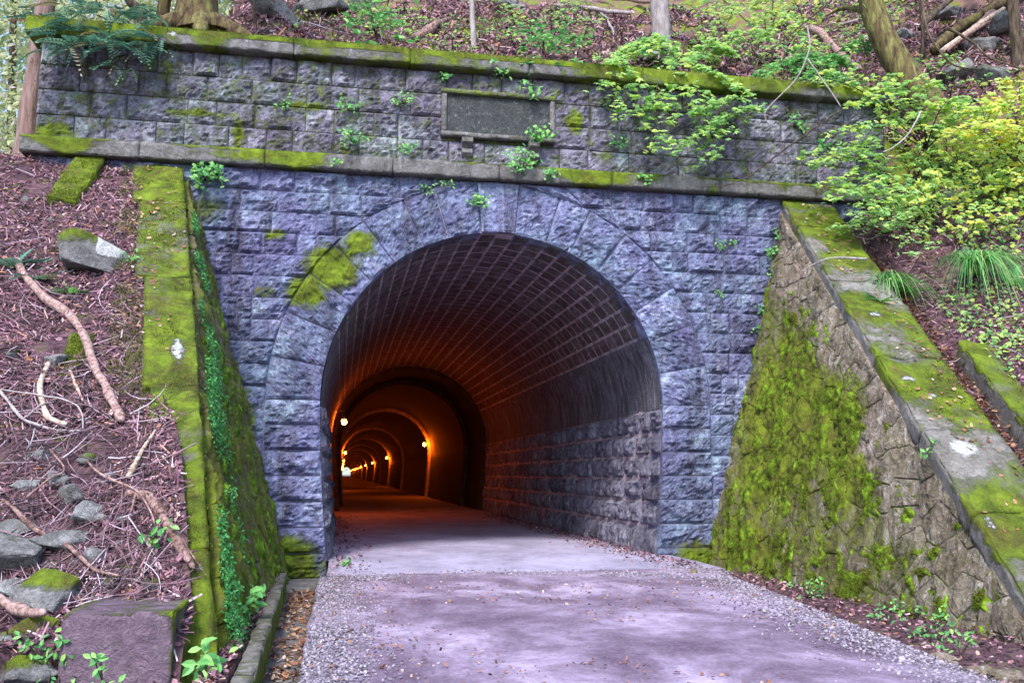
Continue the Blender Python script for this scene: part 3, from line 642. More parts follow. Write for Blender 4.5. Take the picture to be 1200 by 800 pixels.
# vault blocks: rows along the bore
rows = np.linspace(.43, math.pi - .43, 23); near, far_ = [], []
for i in range(22):
    y_ = .06 + (.17 if i % 2 else 0); j = 0
    while y_ < 14.85:
        L = .30 + .12 * _h(i, j, 0, 3); e_ = min(y_ + L, 14.9)
        g0 = .021; ta, tb = rows[i] + g0 / RI, rows[i + 1] - g0 / RI; ya, yb = y_ + .03, e_ - .03
        dr = .006 + .01 * _h(i, j, 1, 5); V = []
        for r_ in (RI - .0075 - dr * .15, RI + .03):
            for tt in (ta, (ta + tb) / 2, tb):
                for yy in (ya, yb): V.append((CX - r_ * math.cos(tt), yy, CZ + r_ * math.sin(tt)))
        V = np.array(V); V[:6] += (rng.random((6, 3)) - .5) * .008
        F = [(0, 1, 3, 2), (2, 3, 5, 4), (0, 6, 7, 1), (4, 5, 11, 10), (0, 2, 8, 6), (2, 4, 10, 8), (1, 7, 9, 3), (3, 9, 11, 5)]
        (near if j < 13 else far_).append((V, F)); y_ = e_; j += 1
for V, F in near[:290]: obj('vault_block', V, np.array(F), M['vault'], tun, smooth=False)
V, F = merge(near[290:] + far_); o = obj('vault_block', V, F, M['vault'], tun, smooth=False); o['kind'] = 'stuff'
# shallow arch ribs added just past the lamps to catch their light as rings
LAMPY = list(np.arange(12.3, 395, 17.6))
for yl in LAMPY[1:]:
    V0, F0 = annulus(yl + .32, .1, .29); V1, F1 = annulus(yl + .75, .1, .29); V2 = []
    k_ = len(V0) // 2; i = np.arange(k_ - 1); VV = np.concatenate([V0, V1]); FF = np.concatenate([F0, F1 + len(V0), np.stack([k_ + i, k_ + i + 1, 3 * k_ + i + 1, 3 * k_ + i], -1)])
    obj('light_catch_rib', VV, FF, M['light_catch_rib'], tun, smooth=False)
# side wall courses
def sidemap(side, y0, y1, z0, z1):
    def f(s, t):
        z_ = z0 + (z1 - z0) * t; yy = y0 + (y1 - y0) * s if not side else y1 + (y0 - y1) * s
        r_ = 2.24 - .13 * (np.clip(1.95 - z_, 0, 2) / 1.95) ** 1.5 + .004; sg = -1 if side == 0 else 1
        P = np.stack([CX + sg * r_, yy, z_], -1); return P, np.broadcast_to(np.array([-sg, 0, 0.]), P.shape)
    return f
for side, ymax in ((1, 14.9), (0, 8.)):
    for k_ in range(6):
        z0 = .035 + .312 * k_; y_ = .42 if False else .02
        while y_ < ymax - .25:
            L = random.uniform(.38, .72) * (1 if y_ < 7 else 1.3); e_ = min(y_ + L, ymax) if y_ + L < ymax - .2 else ymax
            if y_ < .03: e_ = random.choice([.45, .75])
            sd += 1; stone('side_stone', sidemap(side, y_, e_, z0 - (.2 if k_ == 0 else 0), z0 + .312), e_ - y_, .312, tun, M['side'], sd, .075, .012, res=.04 if y_ < 6 else .07, amp=1.1); y_ = e_
# lamps hung from brackets, alternately left and right
first = None
for i, yl in enumerate(LAMPY):
    side = -1 if i % 2 == 0 else 1; zl = 2.38
    xw = CX + side * math.sqrt((RI - (.17 if yl > 15 else .0)) ** 2 - (zl + .25 - CZ) ** 2); xb = xw - side * .22
    nm = ['glowing sodium lamp nearest the mouth, hung on the left wall of the tunnel', 'glowing sodium lamp on the right wall, second from the mouth', 'orange lamp on the left wall of the bore, third from the mouth', 'orange lamp on the right wall of the bore, fourth from the mouth']
    t = thing('tunnel_lamp', nm[i] if i < 4 else 'tiny orange lamp glowing deep in the tunnel bore', 'lamp', (xb, yl, zl), 'orange lamps along the tunnel walls')
    V, F = tube([(xw + side * .05, yl, zl + .27), (xb, yl, zl + .27), (xb, yl, zl + .13)], .018, 6); obj('bracket', V, tidy(F), M['fence_metal'], t)
    V, F = tube([(xb, yl, zl + .14), (xb, yl, zl + .09), (xb, yl, zl + .05)], [.035, .05, .055], 10); obj('socket', V, tidy(F), M['fence_metal'], t)
    V = SPH[0] * np.array([.07, .07, .09]) + np.array([xb, yl, zl - .02]); obj('bulb', V, SPH[1], M['bulb'], t)

# ------------------------------------------------------------------ wing walls
def clip(poly, a_, b_, c_):   # keep a x + b y <= c
    out = []
    for i in range(len(poly)):
        p, q = poly[i], poly[(i + 1) % len(poly)]; dp, dq = a_ * p[0] + b_ * p[1] - c_, a_ * q[0] + b_ * q[1] - c_
        if dp <= 0: out.append(p)
        if dp * dq < 0: k_ = dp / (dp - dq); out.append((p[0] + (q[0] - p[0]) * k_, p[1] + (q[1] - p[1]) * k_))
    return out
def rubble_wall(parent, fx, sgn, seed, mossf, bulge, mat):
    """random rubble set in the sloping face; coordinates on the face are (y, z)"""
    g = np.random.default_rng(seed); pts = []; zb = -.25
    tries = 0
    while len(pts) < 270 and tries < 20000:
        tries += 1; y_, z_ = g.uniform(-6.1, -.02), g.uniform(zb, 4.6)
        if z_ > zt(y_) - .12: continue
        if all(((y_ - a_) / 1.25) ** 2 + (z_ - b_) ** 2 > .05 for a_, b_ in pts): pts.append((y_, z_))
    dom = [(-6.25, zb), (.02, zb), (.02, float(zt(0)) - .17), (-6.1, max(float(zt(-6.1)) - .17, zb + .03)), ]
    nrm = np.array([-sgn, 0, .28]); nrm = nrm / np.linalg.norm(nrm)
    for i, (a_, b_) in enumerate(pts):
        poly = [(max(a_ - 1, -6.25), max(b_ - 1, zb)), (min(a_ + 1, .02), max(b_ - 1, zb)), (min(a_ + 1, .02), b_ + 1), (max(a_ - 1, -6.25), b_ + 1)]
        poly = clip(poly, -.83, 1, 4.86 - .17)
        for j, (c_, d_) in enumerate(pts):
            if j == i or abs(c_ - a_) > 1.2 or abs(d_ - b_) > 1.2: continue
            nx, ny = c_ - a_, d_ - b_; poly = clip(poly, nx, ny, (nx * (a_ + c_) + ny * (b_ + d_)) / 2)
            if len(poly) < 3: break
        if len(poly) < 3: continue
        P = np.array(poly); c0 = P.mean(0)
        B = []
        for q in range(len(P)):
            p0, p1 = P[q], P[(q + 1) % len(P)]; m_ = max(1, int(np.hypot(*(p1 - p0)) / .045))
            B += [p0 + (p1 - p0) * k_ / m_ for k_ in range(m_)]
        B = np.array(B); m_ = len(B)
        if m_ < 4: continue
        R_ = np.hypot(*(B - c0).T).mean(); gk = 1.
        rings = [(1 * gk, -.06), (.975, .0), (.94, .7), (.8, .9), (.65, 1.), (.48, 1.), (.3, 1.), (.14, 1.)]; V = []; po = g.uniform(-.006, .012)
        def lift_(W): return (fbm(W * np.array([2.2, 2.2, 1.5]) + 3, 4, seed) - .42) * .16 + (fbm(W * np.array([9, 9, 5]), 4, seed + 4) - .5) * .075 + (fbm(W * 24, 2, 4) - .5) * .03
        for k_, d_ in rings:
            Q = c0 + (B - c0) * k_; X = np.array([fx(z_) for z_ in Q[:, 1]]); W = np.stack([X, Q[:, 0], Q[:, 1]], -1)
            V.append(W + nrm * (lift_(W) + po + (d_ * bulge * .5 if d_ >= 0 else d_))[:, None])
        cen = np.array([[fx(c0[1]), c0[0], c0[1]]]); cen = cen + nrm * (lift_(cen) + po + bulge * .5)[:, None]
        V = np.concatenate(V + [cen]); F = []
        for r_ in range(len(rings) - 1): F += [[r_ * m_ + q, r_ * m_ + (q + 1) % m_, (r_ + 1) * m_ + (q + 1) % m_, (r_ + 1) * m_ + q] for q in range(m_)]
        F += [[(len(rings) - 1) * m_ + q, (len(rings) - 1) * m_ + (q + 1) % m_, len(V) - 1] for q in range(m_)]
        if sgn < 0: F = [f[::-1] for f in F]
        obj('stone', V, F, mat, parent, {'moss': mossf(V), 'lich': np.zeros(len(V))}, smooth=False)
    # bedding mortar with body behind
    ys = np.linspace(-6.2, .0, 40); V = []
    for y_ in ys:
        zt_ = max(float(zt(y_)) - .12, zb + .02)
        for z_, off in ((zb, .10), (zt_, .10), (zt_, .6), (zb, .6)): V.append((fx(z_) + sgn * off, y_, z_))
    F = []
    for i in range(39):
        for q in range(4): F.append([i * 4 + q, i * 4 + (q + 1) % 4, i * 4 + 4 + (q + 1) % 4, i * 4 + 4 + q])
    F += [[0, 1, 2, 3], [156, 159, 158, 157]]
    V = np.array(V); obj('mortar', V, F, M['rubble'], parent, {'moss': mossf(V), 'lich': np.zeros(len(V))}, smooth=False)
def mossL(V):
    y_, z_ = V[:, 1], V[:, 2]; return .34 + .26 * fbm(V * np.array([1, 1.5, .5]), 3, 51) + .08 * sst(2.5, 0, z_)
def mossR(V):
    P2 = V[:, [1, 2]]
    return np.maximum(.27 + .38 * fbm(V * np.array([1, 1.2, .6]) * 1.4, 3, 52) * (1 - .0 * P2[:, 0]), blobs(P2, [(-1.3, 1.7, 1.9, 2.0, .74), (-2.6, 1.7, 1.3, 1.1, .78), (-3.1, 1.0, 1.1, .6, .6), (-1.0, .2, 1.6, .6, .66), (-3.2, .05, 1.5, .25, .45)])) - .3 * sst(.4, -.5, zt(P2[:, 0]) - P2[:, 1] - .9) - .10 * sst(-3.4, -4.6, P2[:, 0])
def coping(parent, fx, sgn, over, seed, mossbase, lichs, cuts_, wd=.70, th_=.22, dx=0., dz=0.):
    """sloping slabs: local axes along the slope, across, and up"""
    for i, (a_, b_) in enumerate(zip(cuts_[:-1], cuts_[1:])):
        L = (b_ - a_) * math.hypot(1, .83); wd_ = wd if np.isscalar(wd) else np.interp((a_ + b_) / 2, *wd); V, F = rough_box(0, wd_ + over, .005, L - .005, -th_, 0, .05, .016, seed + i, .025)
        sl = math.atan(.83); yy = a_ + V[:, 1] * math.cos(sl) - V[:, 2] * math.sin(sl); zz = float(zt(a_)) + dz + V[:, 1] * math.sin(sl) + V[:, 2] * math.cos(sl) + .02 * _h(i, seed, 0, 1)
        zc = zt(yy) + dz; X = np.array([fx(z_) for z_ in zc]) + sgn * (V[:, 0] - over) + dx
        W = np.stack([X, yy, zz], -1); top = V[:, 2] > -.05
        W[:, 2] += np.where(top, (fbm(W * 4.5, 3, 83) - .42) * .075, 0); mo = np.where(top, mossbase, .25) + (fbm(W * 1.6, 4, 81) - .5) * 1.3
        li = blobs(np.stack([V[:, 0], yy], -1), lichs)
        if sgn < 0: F = F[:, ::-1]
        obj('coping_slab', W, F, M['slab2'], parent, {'moss': np.where(top, mo, mo - .05), 'lich': li * top})
M['slab2'] = stone_mat('coping_stone', [(.12, .11, .1), (.2, .19, .18), (.3, .29, .28)], stain=(.06, .055, .04), white=(.5, .5, .48), wamt=.4)
wl = thing('wing_wall', 'moss-covered sloping wing wall beside the debris bank, on the left of the tunnel', 'retaining wall', (-1.2, -3, -.2), 'wing walls flanking the portal')
wr = thing('wing_wall', 'broad sloping wing wall with mossy rubble face and wide coping, on the right of the tunnel', 'retaining wall', (5.3, -3, -.2), 'wing walls flanking the portal')
rubble_wall(wl, xl, -1, 11, mossL, .035, M['rubble']); rubble_wall(wr, xr, 1, 12, mossR, .03, M['rubble'])
coping(wl, xl, -1, .0, 300, .70, [(.15, -3.35, .12, .3, .65), (.45, -2.9, .5, .16, .5), (.15, -4.75, .08, .12, .6), (.08, -5.3, .07, .1, .6)], [-6.05, -5.2, -3.75, -2.3, -.9, -.02], wd=([-6, -3, 0], [.30, .43, .60]))
coping(wr, xr, 1, .06, 320, .50, [(.28, -2.55, .2, .10, .6), (.3, -4.35, .25, .18, .66), (.2, -3.5, .2, .1, .6), (.35, -3.72, .12, .1, .6), (.15, -.6, .08, .08, .6), (.1, -5.1, .12, .15, .6)], [-6.4, -5.0, -4.15, -3.2, -1.9, -.7, -.02])
# moss cushions standing proud of the rubble
def moss_skin(parent, fx, sgn, maskf, seed, thick, mat, y0=-6.1, y1=-.02, offs=0., base=False):
    ys = np.linspace(y0, y1, 190); ts = np.linspace(0, 1, 150); Y_, T_ = np.meshgrid(ys, ts, indexing='ij')
    Z_ = -.2 + (np.maximum(zt(Y_) - .2, -.15) + .2) * T_; X_ = np.vectorize(fx)(Z_); W = np.stack([X_, Y_, Z_], -1).reshape(-1, 3)
    m_ = maskf(W); nrm = np.array([-sgn, 0, .28]); nrm /= np.linalg.norm(nrm)
    k_ = fbm(W * np.array([4, 4, 3]), 4, seed); f_ = fbm(W * 14, 3, seed + 3)
    d = (m_ + (k_ - .5) * 2.5 + (f_ - .5) * 1.9 - .60); d = np.clip(d, -.25, .35) * thick + (f_ - .5) * .022 * (d > -.1) + offs
    sd_ = 11 if sgn < 0 else 12; d0 = (fbm(W * np.array([2.2, 2.2, 1.5]) + 3, 4, sd_) - .42) * .16 + (fbm(W * np.array([9, 9, 5]), 4, sd_ + 4) - .5) * .04 + .012
    E = sst(0, .12, (1 - T_).ravel()); W = W + nrm * ((d0 + np.minimum(d, .12)) * E - (1 - E) * .05)[:, None]
    F = grid(189, 149); keep = (d[F].max(1) > offs - .02); F = F[keep]
    if sgn < 0: F = F[:, ::-1]
    used, inv = np.unique(F, return_inverse=True); o = obj('moss', W[used], inv.reshape(F.shape), mat, parent); o['kind'] = 'stuff'
    return W, d
Wr, dr_ = moss_skin(wr, xr, 1, lambda W: mossR(W) - .02, 91, .06, M['mossd'], offs=.0, base=True)
Wl, dl_ = moss_skin(wl, xl, -1, lambda W: mossL(W) - .12, 92, .09, M['mossl'], offs=-.005, base=True)
M['fuzzd'] = leaf_mat('joint_moss_tips', [(0, (.02, .03, .006)), (.6, (.06, .09, .012)), (1, (.14, .2, .02))], .2, .9)
def fuzz(parent, P, N, size, mat, name='moss', rnd=None):
    o = leaves(name, P, N, size, mat, TUFT, parent, rnd=rnd); return o
M['fuzz'] = leaf_mat('moss_tips', [(0, (.06, .05, .01)), (.5, (.13, .18, .012)), (1, (.27, .36, .03))], .3, .9)
sel = np.where(dr_ > .012)[0]; sel = rng.choice(sel, 16000); fuzz(wr, Wr[sel] + (rng.random((16000, 3)) - .5) * .04, np.tile([-1, 0, .5], (16000, 1)) + rng.normal(size=(16000, 3)) * .5, rng.uniform(.012, .03, 16000), M['fuzz'])
for par, fx, sg in ((wl, xl, -1), (wr, xr, 1)):
    n = 22000; y_ = rng.uniform(-6.0, -.05, n); a_ = rng.uniform(-.02, .72, n) ** 1.0; z_ = zt(y_); X = np.array([fx(q) for q in z_]) + sg * a_
    P = np.stack([X, y_, z_ + .0], -1); k_ = fbm(P * 3, 3, 95) > (.44 if sg < 0 else .52); P = P[k_]
    fuzz(par, P, np.tile([0, -.5, .9], (len(P), 1)) + rng.normal(size=(len(P), 3)) * .5, rng.uniform(.01, .028, len(P)), M['fuzz'])
n = 14000; P = np.stack([rng.uniform(-3.9, 7.8, n), rng.uniform(-.19, .1, n), np.full(n, 6.59)], -1); P = P[fbm(P * 2.2, 3, 97) > .40]
fuzz(portal, P, np.tile([0, -.4, .8], (len(P), 1)) + rng.normal(size=(len(P), 3)) * .5, rng.uniform(.012, .035, len(P)), M['fuzz'])
n = 9000; xx = rng.uniform(-3.8, 7.6, n); zz_ = np.array(PZ)[rng.integers(0, 5, n)] + rng.normal(0, .012, n); vert = rng.random(n) < .3; zz_ = np.where(vert, rng.uniform(5.1, 6.37, n), zz_); xx = np.where(vert, np.round(xx * 1.3) / 1.3 + rng.normal(0, .03, n), xx)
P = np.stack([xx, np.full(n, -.01), zz_], -1); P = P[(fbm(P * 1.5, 3, 99) > .50) & ~((xx > 1.15) & (xx < 2.75) & (zz_ > 5.42) & (zz_ < 6.12))]
fuzz(portal, P, np.tile([0, -1, .3], (len(P), 1)) + rng.normal(size=(len(P), 3)) * .6, rng.uniform(.012, .04, len(P)), M['fuzzd'])
n = 4000; P = np.stack([rng.uniform(-2, 6, n), np.full(n, -.01), rng.uniform(0, 4.9, n)], -1); P = P[(fbm(P * 2.5, 3, 199) > .6) & (np.hypot(P[:, 0] - CX, np.maximum(P[:, 2] - CZ, 0)) > RI + .05)]
fuzz(portal, P, np.tile([0, -1, .3], (len(P), 1)) + rng.normal(size=(len(P), 3)) * .6, rng.uniform(.01, .025, len(P)), M['fuzzd'])
# bright creeper spilling down the inner face of the left wing wall
n = 13000; y_ = rng.uniform(-5.6, -.9, n); dd = np.abs(rng.normal(0, 1, n)) * (.22 + .34 * sst(-.8, -3.5, y_)) ; z_ = zt(y_) - .02 - dd; ok = z_ > -.1
P = np.stack([xl(z_) + .05 + rng.uniform(0, .05, n), y_, z_], -1)[ok]; P = P[fbm(P * 2.6, 4, 98) > .49]
tag(leaves('creeper', P, np.tile([1, -.3, .4], (len(P), 1)) + rng.normal(size=(len(P), 3)) * .6, rng.uniform(.008, .04, len(P)), M['ivy'], OVAL), 'bright green small-leaved creeper hanging down the inner face of the left wing wall', 'creeper')
# old wall stubs in the bank, and the second stepped wall on the right
def stub(label, fx0, y0, y1, wd, dz, seed, moss=.9, name='wall_stub'):
    L = (y1 - y0) * math.hypot(1, .83); V, F = rough_box(0, wd, 0, L, -.4, 0, .045, .03, seed, .04); sl = math.atan(.83)
    yy = y0 + V[:, 1] * math.cos(sl) - V[:, 2] * math.sin(sl); zz = float(zt(y0)) + dz + V[:, 1] * math.sin(sl) + V[:, 2] * math.cos(sl)
    W = np.stack([fx0 + V[:, 0] + (yy - y0) * 0, yy, zz], -1)
    o = obj(name, W, F, M['slab2'], loc=(fx0, y0, float(zt(y0))), attrs={'moss': moss + (fbm(W * 2, 3, 7) - .5) * .4, 'lich': np.zeros(len(W))})
    k_ = 2500; P = np.stack([fx0 + rng.uniform(0, wd, k_), rng.uniform(y0, y1, k_), np.zeros(k_)], -1); P[:, 2] = zt(P[:, 1]) + dz
    leaves('moss', P, np.tile([0, -.4, .8], (k_, 1)) + rng.normal(size=(k_, 3)) * .5, rng.uniform(.012, .03, k_), M['fuzz'], TUFT, o)
    return tag(o, label, 'low wall')
p = at(92, 205, -.1); stub('short moss-capped wall stub under the string course, top of the left bank', p[0] - .05, -1.05, -.05, .32, .07, 400)
p = onL(84, 425); stub('green mossy remnant of a buried wall showing through the middle of the left bank', p[0] - .09, p[1] - .25, p[1] + .3, .18, float(HL(p[0], p[1]) - zt(p[1])) + .035, 401)
y0 = -5.4
W2 = thing('stepped_wall', 'lower parallel mossy stone kerb beyond the gutter, on the far right', 'low wall', (7, -4.5, 1))
coping(W2, xr, 1, 0, 350, .62, [(.3, -4.0, .1, .2, .5)], [-6.3, -5.2, -4.1, -2.95], wd=.8, th_=.4, dx=1.02, dz=.02)

# concrete block and kerb at lower left
def single(name, label, cat, V, F, mat, attrs=None, loc=None, **kw):
    return tag(obj(name, V, F, mat, attrs=attrs, loc=loc if loc is not None else V.mean(0), smooth=kw.get('smooth', True)), label, cat, kw.get('group'))
V, F = rough_box(-1.42, -.86, -6.2, -5.55, -.4, .31, .035, .008, 500, .012)
mo = np.where(V[:, 2] > .29, .36, .05) + .12 * sst(-.95, -.86, V[:, 0]) * (V[:, 1] < -6.1) + np.where(V[:, 0] > -.88, .32, 0) + .2 * sst(-1.36, -1.42, V[:, 0])
single('concrete_block', 'square pinkish concrete block with mossy right side at the foot of the left wing wall', 'concrete block', V, F, M['block'], {'moss': mo, 'lich': blobs(V[:, [0, 2]], [(-.93, .26, .07, .05, .55)])})
kb = thing('kerb', 'mossy concrete kerb between the left gutter and the wing wall', 'kerb', (-.55, -4, -.2))
ky = np.linspace(-7.4, -1.5, 7)
for i in range(6):
    V, F = rough_box(0, .1, ky[i] + .004, ky[i + 1] - .004, -.25, .02, .05, .012, 520 + i, .015); V[:, 0] += np.interp(V[:, 1], [-7.4, -1.5], [-.49, -.63])
    obj('kerb_stone', V, F, M['slab2'], kb, {'moss': .35 + .35 * (V[:, 2] < 0), 'lich': np.zeros(len(V))})

# ------------------------------------------------------------------ rocks
def R_(u, v, size, seed, label, H=onL, moss=.5, lich=0., up=.0, flat=.7, rot=0., name='rock', tilt=0., mat='rock', group=None):
    p = H(u, v); c = p + np.array([0, 0, up]); V, F, A = rock(c, size, seed, rot, flat, moss=moss, lich=lich, tilt=tilt)
    o = tag(obj(name, V, F, M[mat], attrs=A, loc=c), label, 'rock', group); return o
R_(110, 315, (.30, .24, .27), 3, 'angular boulder with a moss cap and a white patch, high on the left bank', moss=.6, up=.12, rot=.4)
wb = bpy.data.objects['rock'].data; co = np.array([v.co[:] for v in wb.vertices]); wb.attributes['lich'].data.foreach_set('value', (1.3 * sst(.0, .10, co[:, 0]) * sst(-.05, .05, co[:, 2])).astype(np.float32))
R_(52, 705, (.22, .2, .2), 11, 'rounded moss-faced boulder left of the concrete block', moss=.75, up=.03)
R_(10, 655, (.24, .18, .13), 14, 'flat pale grey rock at the left edge above the mossy boulder', moss=.35, up=.03)
R_(85, 590, (.10, .09, .07), 17, 'small pale stone sitting in the roots on the left bank', moss=.2, up=.04)
R_(98, 612, (.12, .1, .08), 21, 'greyish white stone just below the small pale stone', moss=.15, up=.04)
R_(75, 640, (.2, .14, .07), 23, 'long flat lilac grey rock sunk in debris above the concrete block', moss=.0, up=.02)
R_(178, 690, (.09, .07, .035), 27, 'flat mossy stone lying on top of the concrete block', moss=.45, up=.03)
R_(150, 672, (.06, .05, .04), 29, 'little green stone behind the flat stone on the block', moss=.8, up=.02)
R_(35, 745, (.14, .12, .1), 33, 'green mossy stone wedged under the boulder left of the block', moss=.9, up=.0)
R_(15, 790, (.17, .15, .11), 35, 'mossy rock in the bottom left corner', moss=.7, up=.0)
R_(45, 540, (.08, .07, .05), 37, 'white angular stone among twigs midway down the left bank', moss=.0, lich=.2, up=.02)
R_(62, 428, (.12, .09, .07), 39, 'grey stone below the curved dead branch on the left bank', moss=.2, up=.03)
R_(15, 420, (.07, .06, .04), 41, 'dark mossy stone at the left edge below the grass', moss=.7, up=.03)
R_(100, 545, (.07, .06, .05), 43, 'brownish green stone beside the left coping', moss=.5, up=.03)
for i, (u, v, s_, lab) in enumerate([(25, 625, .12, 'pale squarish rock above the flat grey rock at the left edge'), (110, 655, .09, 'pale broken stone just right of the long flat lilac grey rock'), (128, 690, .07, 'small pale stone lying behind the left corner of the concrete block'), (65, 565, .10, 'pale lilac stone above the small pale stones on the left bank'), (30, 575, .09, 'grey broken stone near the left edge, level with the shaggy root'), (85, 700, .08, 'mossy stone wedged between the mossy-faced boulder and the block'), (145, 615, .06, 'green tinted stone lying against the upper end of the shaggy root'), (15, 700, .12, 'grey rock at the left edge beside the mossy-faced boulder')]):
    R_(u, v, (s_, s_ * .8, s_ * .65), 160 + i, lab, moss=.1 + .5 * (i % 3 == 2), up=.03, rot=i * .8)
for i, (u, v, s_) in enumerate([(120, 610, .05), (60, 665, .06), (95, 660, .05), (140, 640, .04), (30, 600, .05), (20, 470, .05), (50, 475, .04), (155, 560, .05), (70, 530, .04), (115, 470, .04), (150, 350, .05), (60, 260, .06), (30, 235, .08), (130, 560, .05)]):
    R_(u, v, (s_, s_ * .8, s_ * .7), 60 + i, ['little stone touching the greyish white stone on the left bank', 'small stone on top of the mossy-faced boulder at lower left', 'small stone right of the mossy-faced boulder, above the block', 'little stone against the shaggy root near the block', 'small stone at the left end of the straight thin stick', 'small stone at the left edge beside the forked twig', 'small stone just above the pale curved stick', 'little stone beside the foot of the pale broken stick', 'small stone right of the white angular stone among twigs', 'little stone by the tip of the upright splinter', 'small stone beside the left coping under the boulder', 'small stone below the moss-capped wall stub', 'small stone at the left edge under the string course end', 'little stone halfway between forked twig and left coping'][i], moss=.3, up=.01, group='small loose stones on the left bank')
def onUR(u, v): return onU(u, v)
R_(318, 18, (.75, .4, .22), 71, 'large dark slab-like boulder tilted above the parapet', onU, moss=.15, up=.12, tilt=.5)
R_(372, 12, (.5, .4, .35), 72, 'dark split boulder right behind the tilted slab boulder', onU, moss=.3, up=.1)
R_(430, 8, (.42, .4, .38), 74, 'round mossy boulder on the slope behind the parapet', onU, moss=.85, up=.05)
R_(590, 8, (.5, .4, .3), 75, 'moss-covered boulder near the thin trunk above the parapet', onU, moss=.9, up=.0)
for i, (u, v, a_, b_) in enumerate([(1110, 25, .42, .22), (1155, 60, .4, .22), (1180, 35, .35, .2), (1120, 90, .38, .2), (1165, 95, .3, .2), (1060, 50, .3, .16), (1190, 8, .4, .22), (1085, 110, .3, .18)]):
    p = onU(u, v) if v < 120 else onR(u, v)
    lab = ['lilac grey flat rock topmost in the heap beside the log pile', 'pale wedge of rock right of the log pile', 'rock behind the dark trunk at the right edge', 'mossy rock below the log pile', 'tan rock against the dark right-hand trunk', 'flat pale rock beside the leaning trunk', 'rock in the top right corner of the heap', 'low mossy rock at the foot of the heap'][i]
    V, F, A = rock(p + np.array([0, 0, .05]), (a_, a_ * .8, b_), 80 + i, i * .7, moss=.4 if i % 3 else .15); tag(obj('rock', V, F, M['rock'], attrs=A, loc=p), lab, 'rock', 'rock heap on the upper right slope')
for i, (u, v, a_) in enumerate([(1010, 262, .12), (1128, 300, .16), (1050, 225, .2), (1115, 235, .18)]):
    lab = ['grey stone just beyond the right coping, left of the grass tuft', 'purple grey stone between the two grass tufts', 'rock half hidden under maple leaves right of the portal', 'larger rock hidden among the yellow leaves'][i]
    V, F, A = rock(onR(u, v) + np.array([0, 0, .03]), (a_, a_ * .8, a_ * .6), 95 + i, i, moss=.2); tag(obj('rock', V, F, M['rock'], attrs=A), lab, 'rock')
for i, (u, v, a_) in enumerate([(985, 742, .05), (1035, 752, .06), (1100, 775, .09), (1150, 790, .1), (1180, 795, .12), (812, 672, .06)]):
    p = gnd(u, v, -.12) if i < 5 else gnd(u, v, 0.)
    V, F, A = rock(p, (a_, a_, a_ * .7), 110 + i, i, moss=.2); tag(obj('rock', V, F, M['rubble'], attrs=A), ['small stone at the road edge among the weeds', 'small stone in the verge by the leafy weed', 'brown rock at the foot of the right wing wall', 'rock under the weeds near the right corner', 'rock in the bottom right corner of the verge', 'loose stone where the right jamb meets the road'][i], 'rock')

# ------------------------------------------------------------------ gravel, litter, fallen leaves
def gravel(name, P, size, label, rnd=None):
    n = len(P); V, F, k_ = scatter(SPH[0] * np.array([1, .8, .6]), SPH[1], P, np.tile([0, 0, 1.], (n, 1)) + rng.normal(size=(n, 3)) * .3, rng.uniform(0, 6, n), size)
    V = V + (rng.random(V.shape) - .5) * np.repeat(size, k_)[:, None] * .5
    return tag(obj(name, V, F, M['pebble'], attrs={'rnd': np.repeat(rng.random(n) if rnd is None else rnd, k_)}, smooth=False), label, 'gravel', kind='stuff')
n = 5500; y_ = -1.8 - 7 * rng.random(n) ** .8; x = -.18 + np.abs(rng.normal(0, .22, n)); P = np.stack([x, y_, np.full(n, .008)], -1)
n2 = 2600; x2 = rng.uniform(-.1, 4.1, n2); P2 = np.stack([x2, -1.95 + rng.normal(0, .16, n2) - .25 * np.exp(-((x2 - 3.4) / .9) ** 2), np.full(n2, .006)], -1)
n3 = 5000; y3 = -1.4 - 6.5 * rng.random(n3); P3 = np.stack([roadedge(y3) + .02 - np.abs(rng.normal(0, .26, n3)), y3, np.full(n3, .008)], -1)
P = np.concatenate([P, P2, P3]); gravel('gravel', P, rng.uniform(.004, .013, len(P)) * np.where(rng.random(len(P)) > .97, 1.7, 1), 'loose grey gravel along both edges of the road slab')
def flatleaves(name, P, size, mat, label, tm=CHIP, tilt=.35, cat='leaf litter', rnd=None):
    return tag(leaves(name, P, np.tile([0, 0, 1.], (len(P), 1)) + rng.normal(size=(len(P), 3)) * tilt, size, mat, tm, rnd=rnd), label, cat)
n = 2600; x = rng.uniform(-.15, 4.0, n); y_ = -1.5 - 6.5 * rng.random(n); P = np.stack([x, y_, np.full(n, .016)], -1); wgt = fbm(P * .9, 3, 120) + .15 * np.exp(-x / .8) + .1 * np.exp(-(roadedge(y_) - x) / .6)
P = P[(wgt > .52) & (x < roadedge(y_))]; flatleaves('leaf_litter', P, rng.uniform(.010, .034, len(P)), M['orange'], 'scattered small brown leaves lying on the road')
n = 3500; sgn = rng.random(n) < .25; yy = rng.uniform(-1.5, 12, n); dd = np.abs(rng.normal(0, .25, n)); x = np.where(sgn, -.08 + dd, 4.03 - dd)
flatleaves('leaf_litter', np.stack([x, yy, np.full(n, .02)], -1), rng.uniform(.015, .05, n), M['litter'], 'dark leaf debris along the foot of the tunnel walls')
n = 1600; y_ = -1.3 - 6.5 * rng.random(n) ** 1.2; x = rng.uniform(-.5, -.21, n); P = np.stack([x, y_, np.full(n, -.185)], -1); P = P[(fbm(P * 2, 3, 9) > .45) | (P[:, 1] > -3)]
flatleaves('leaf_litter', P, rng.uniform(.015, .05, len(P)), M['orange'], 'fallen leaves lying in the left gutter')
n = 1500; y_ = -1.3 - 6 * rng.random(n); x = xl(-.0) + rng.uniform(-.02, .09, n); flatleaves('leaf_litter', np.stack([x, y_, np.full(n, -.0)], -1), rng.uniform(.015, .05, n), M['litter'], 'leaf debris packed behind the left kerb')
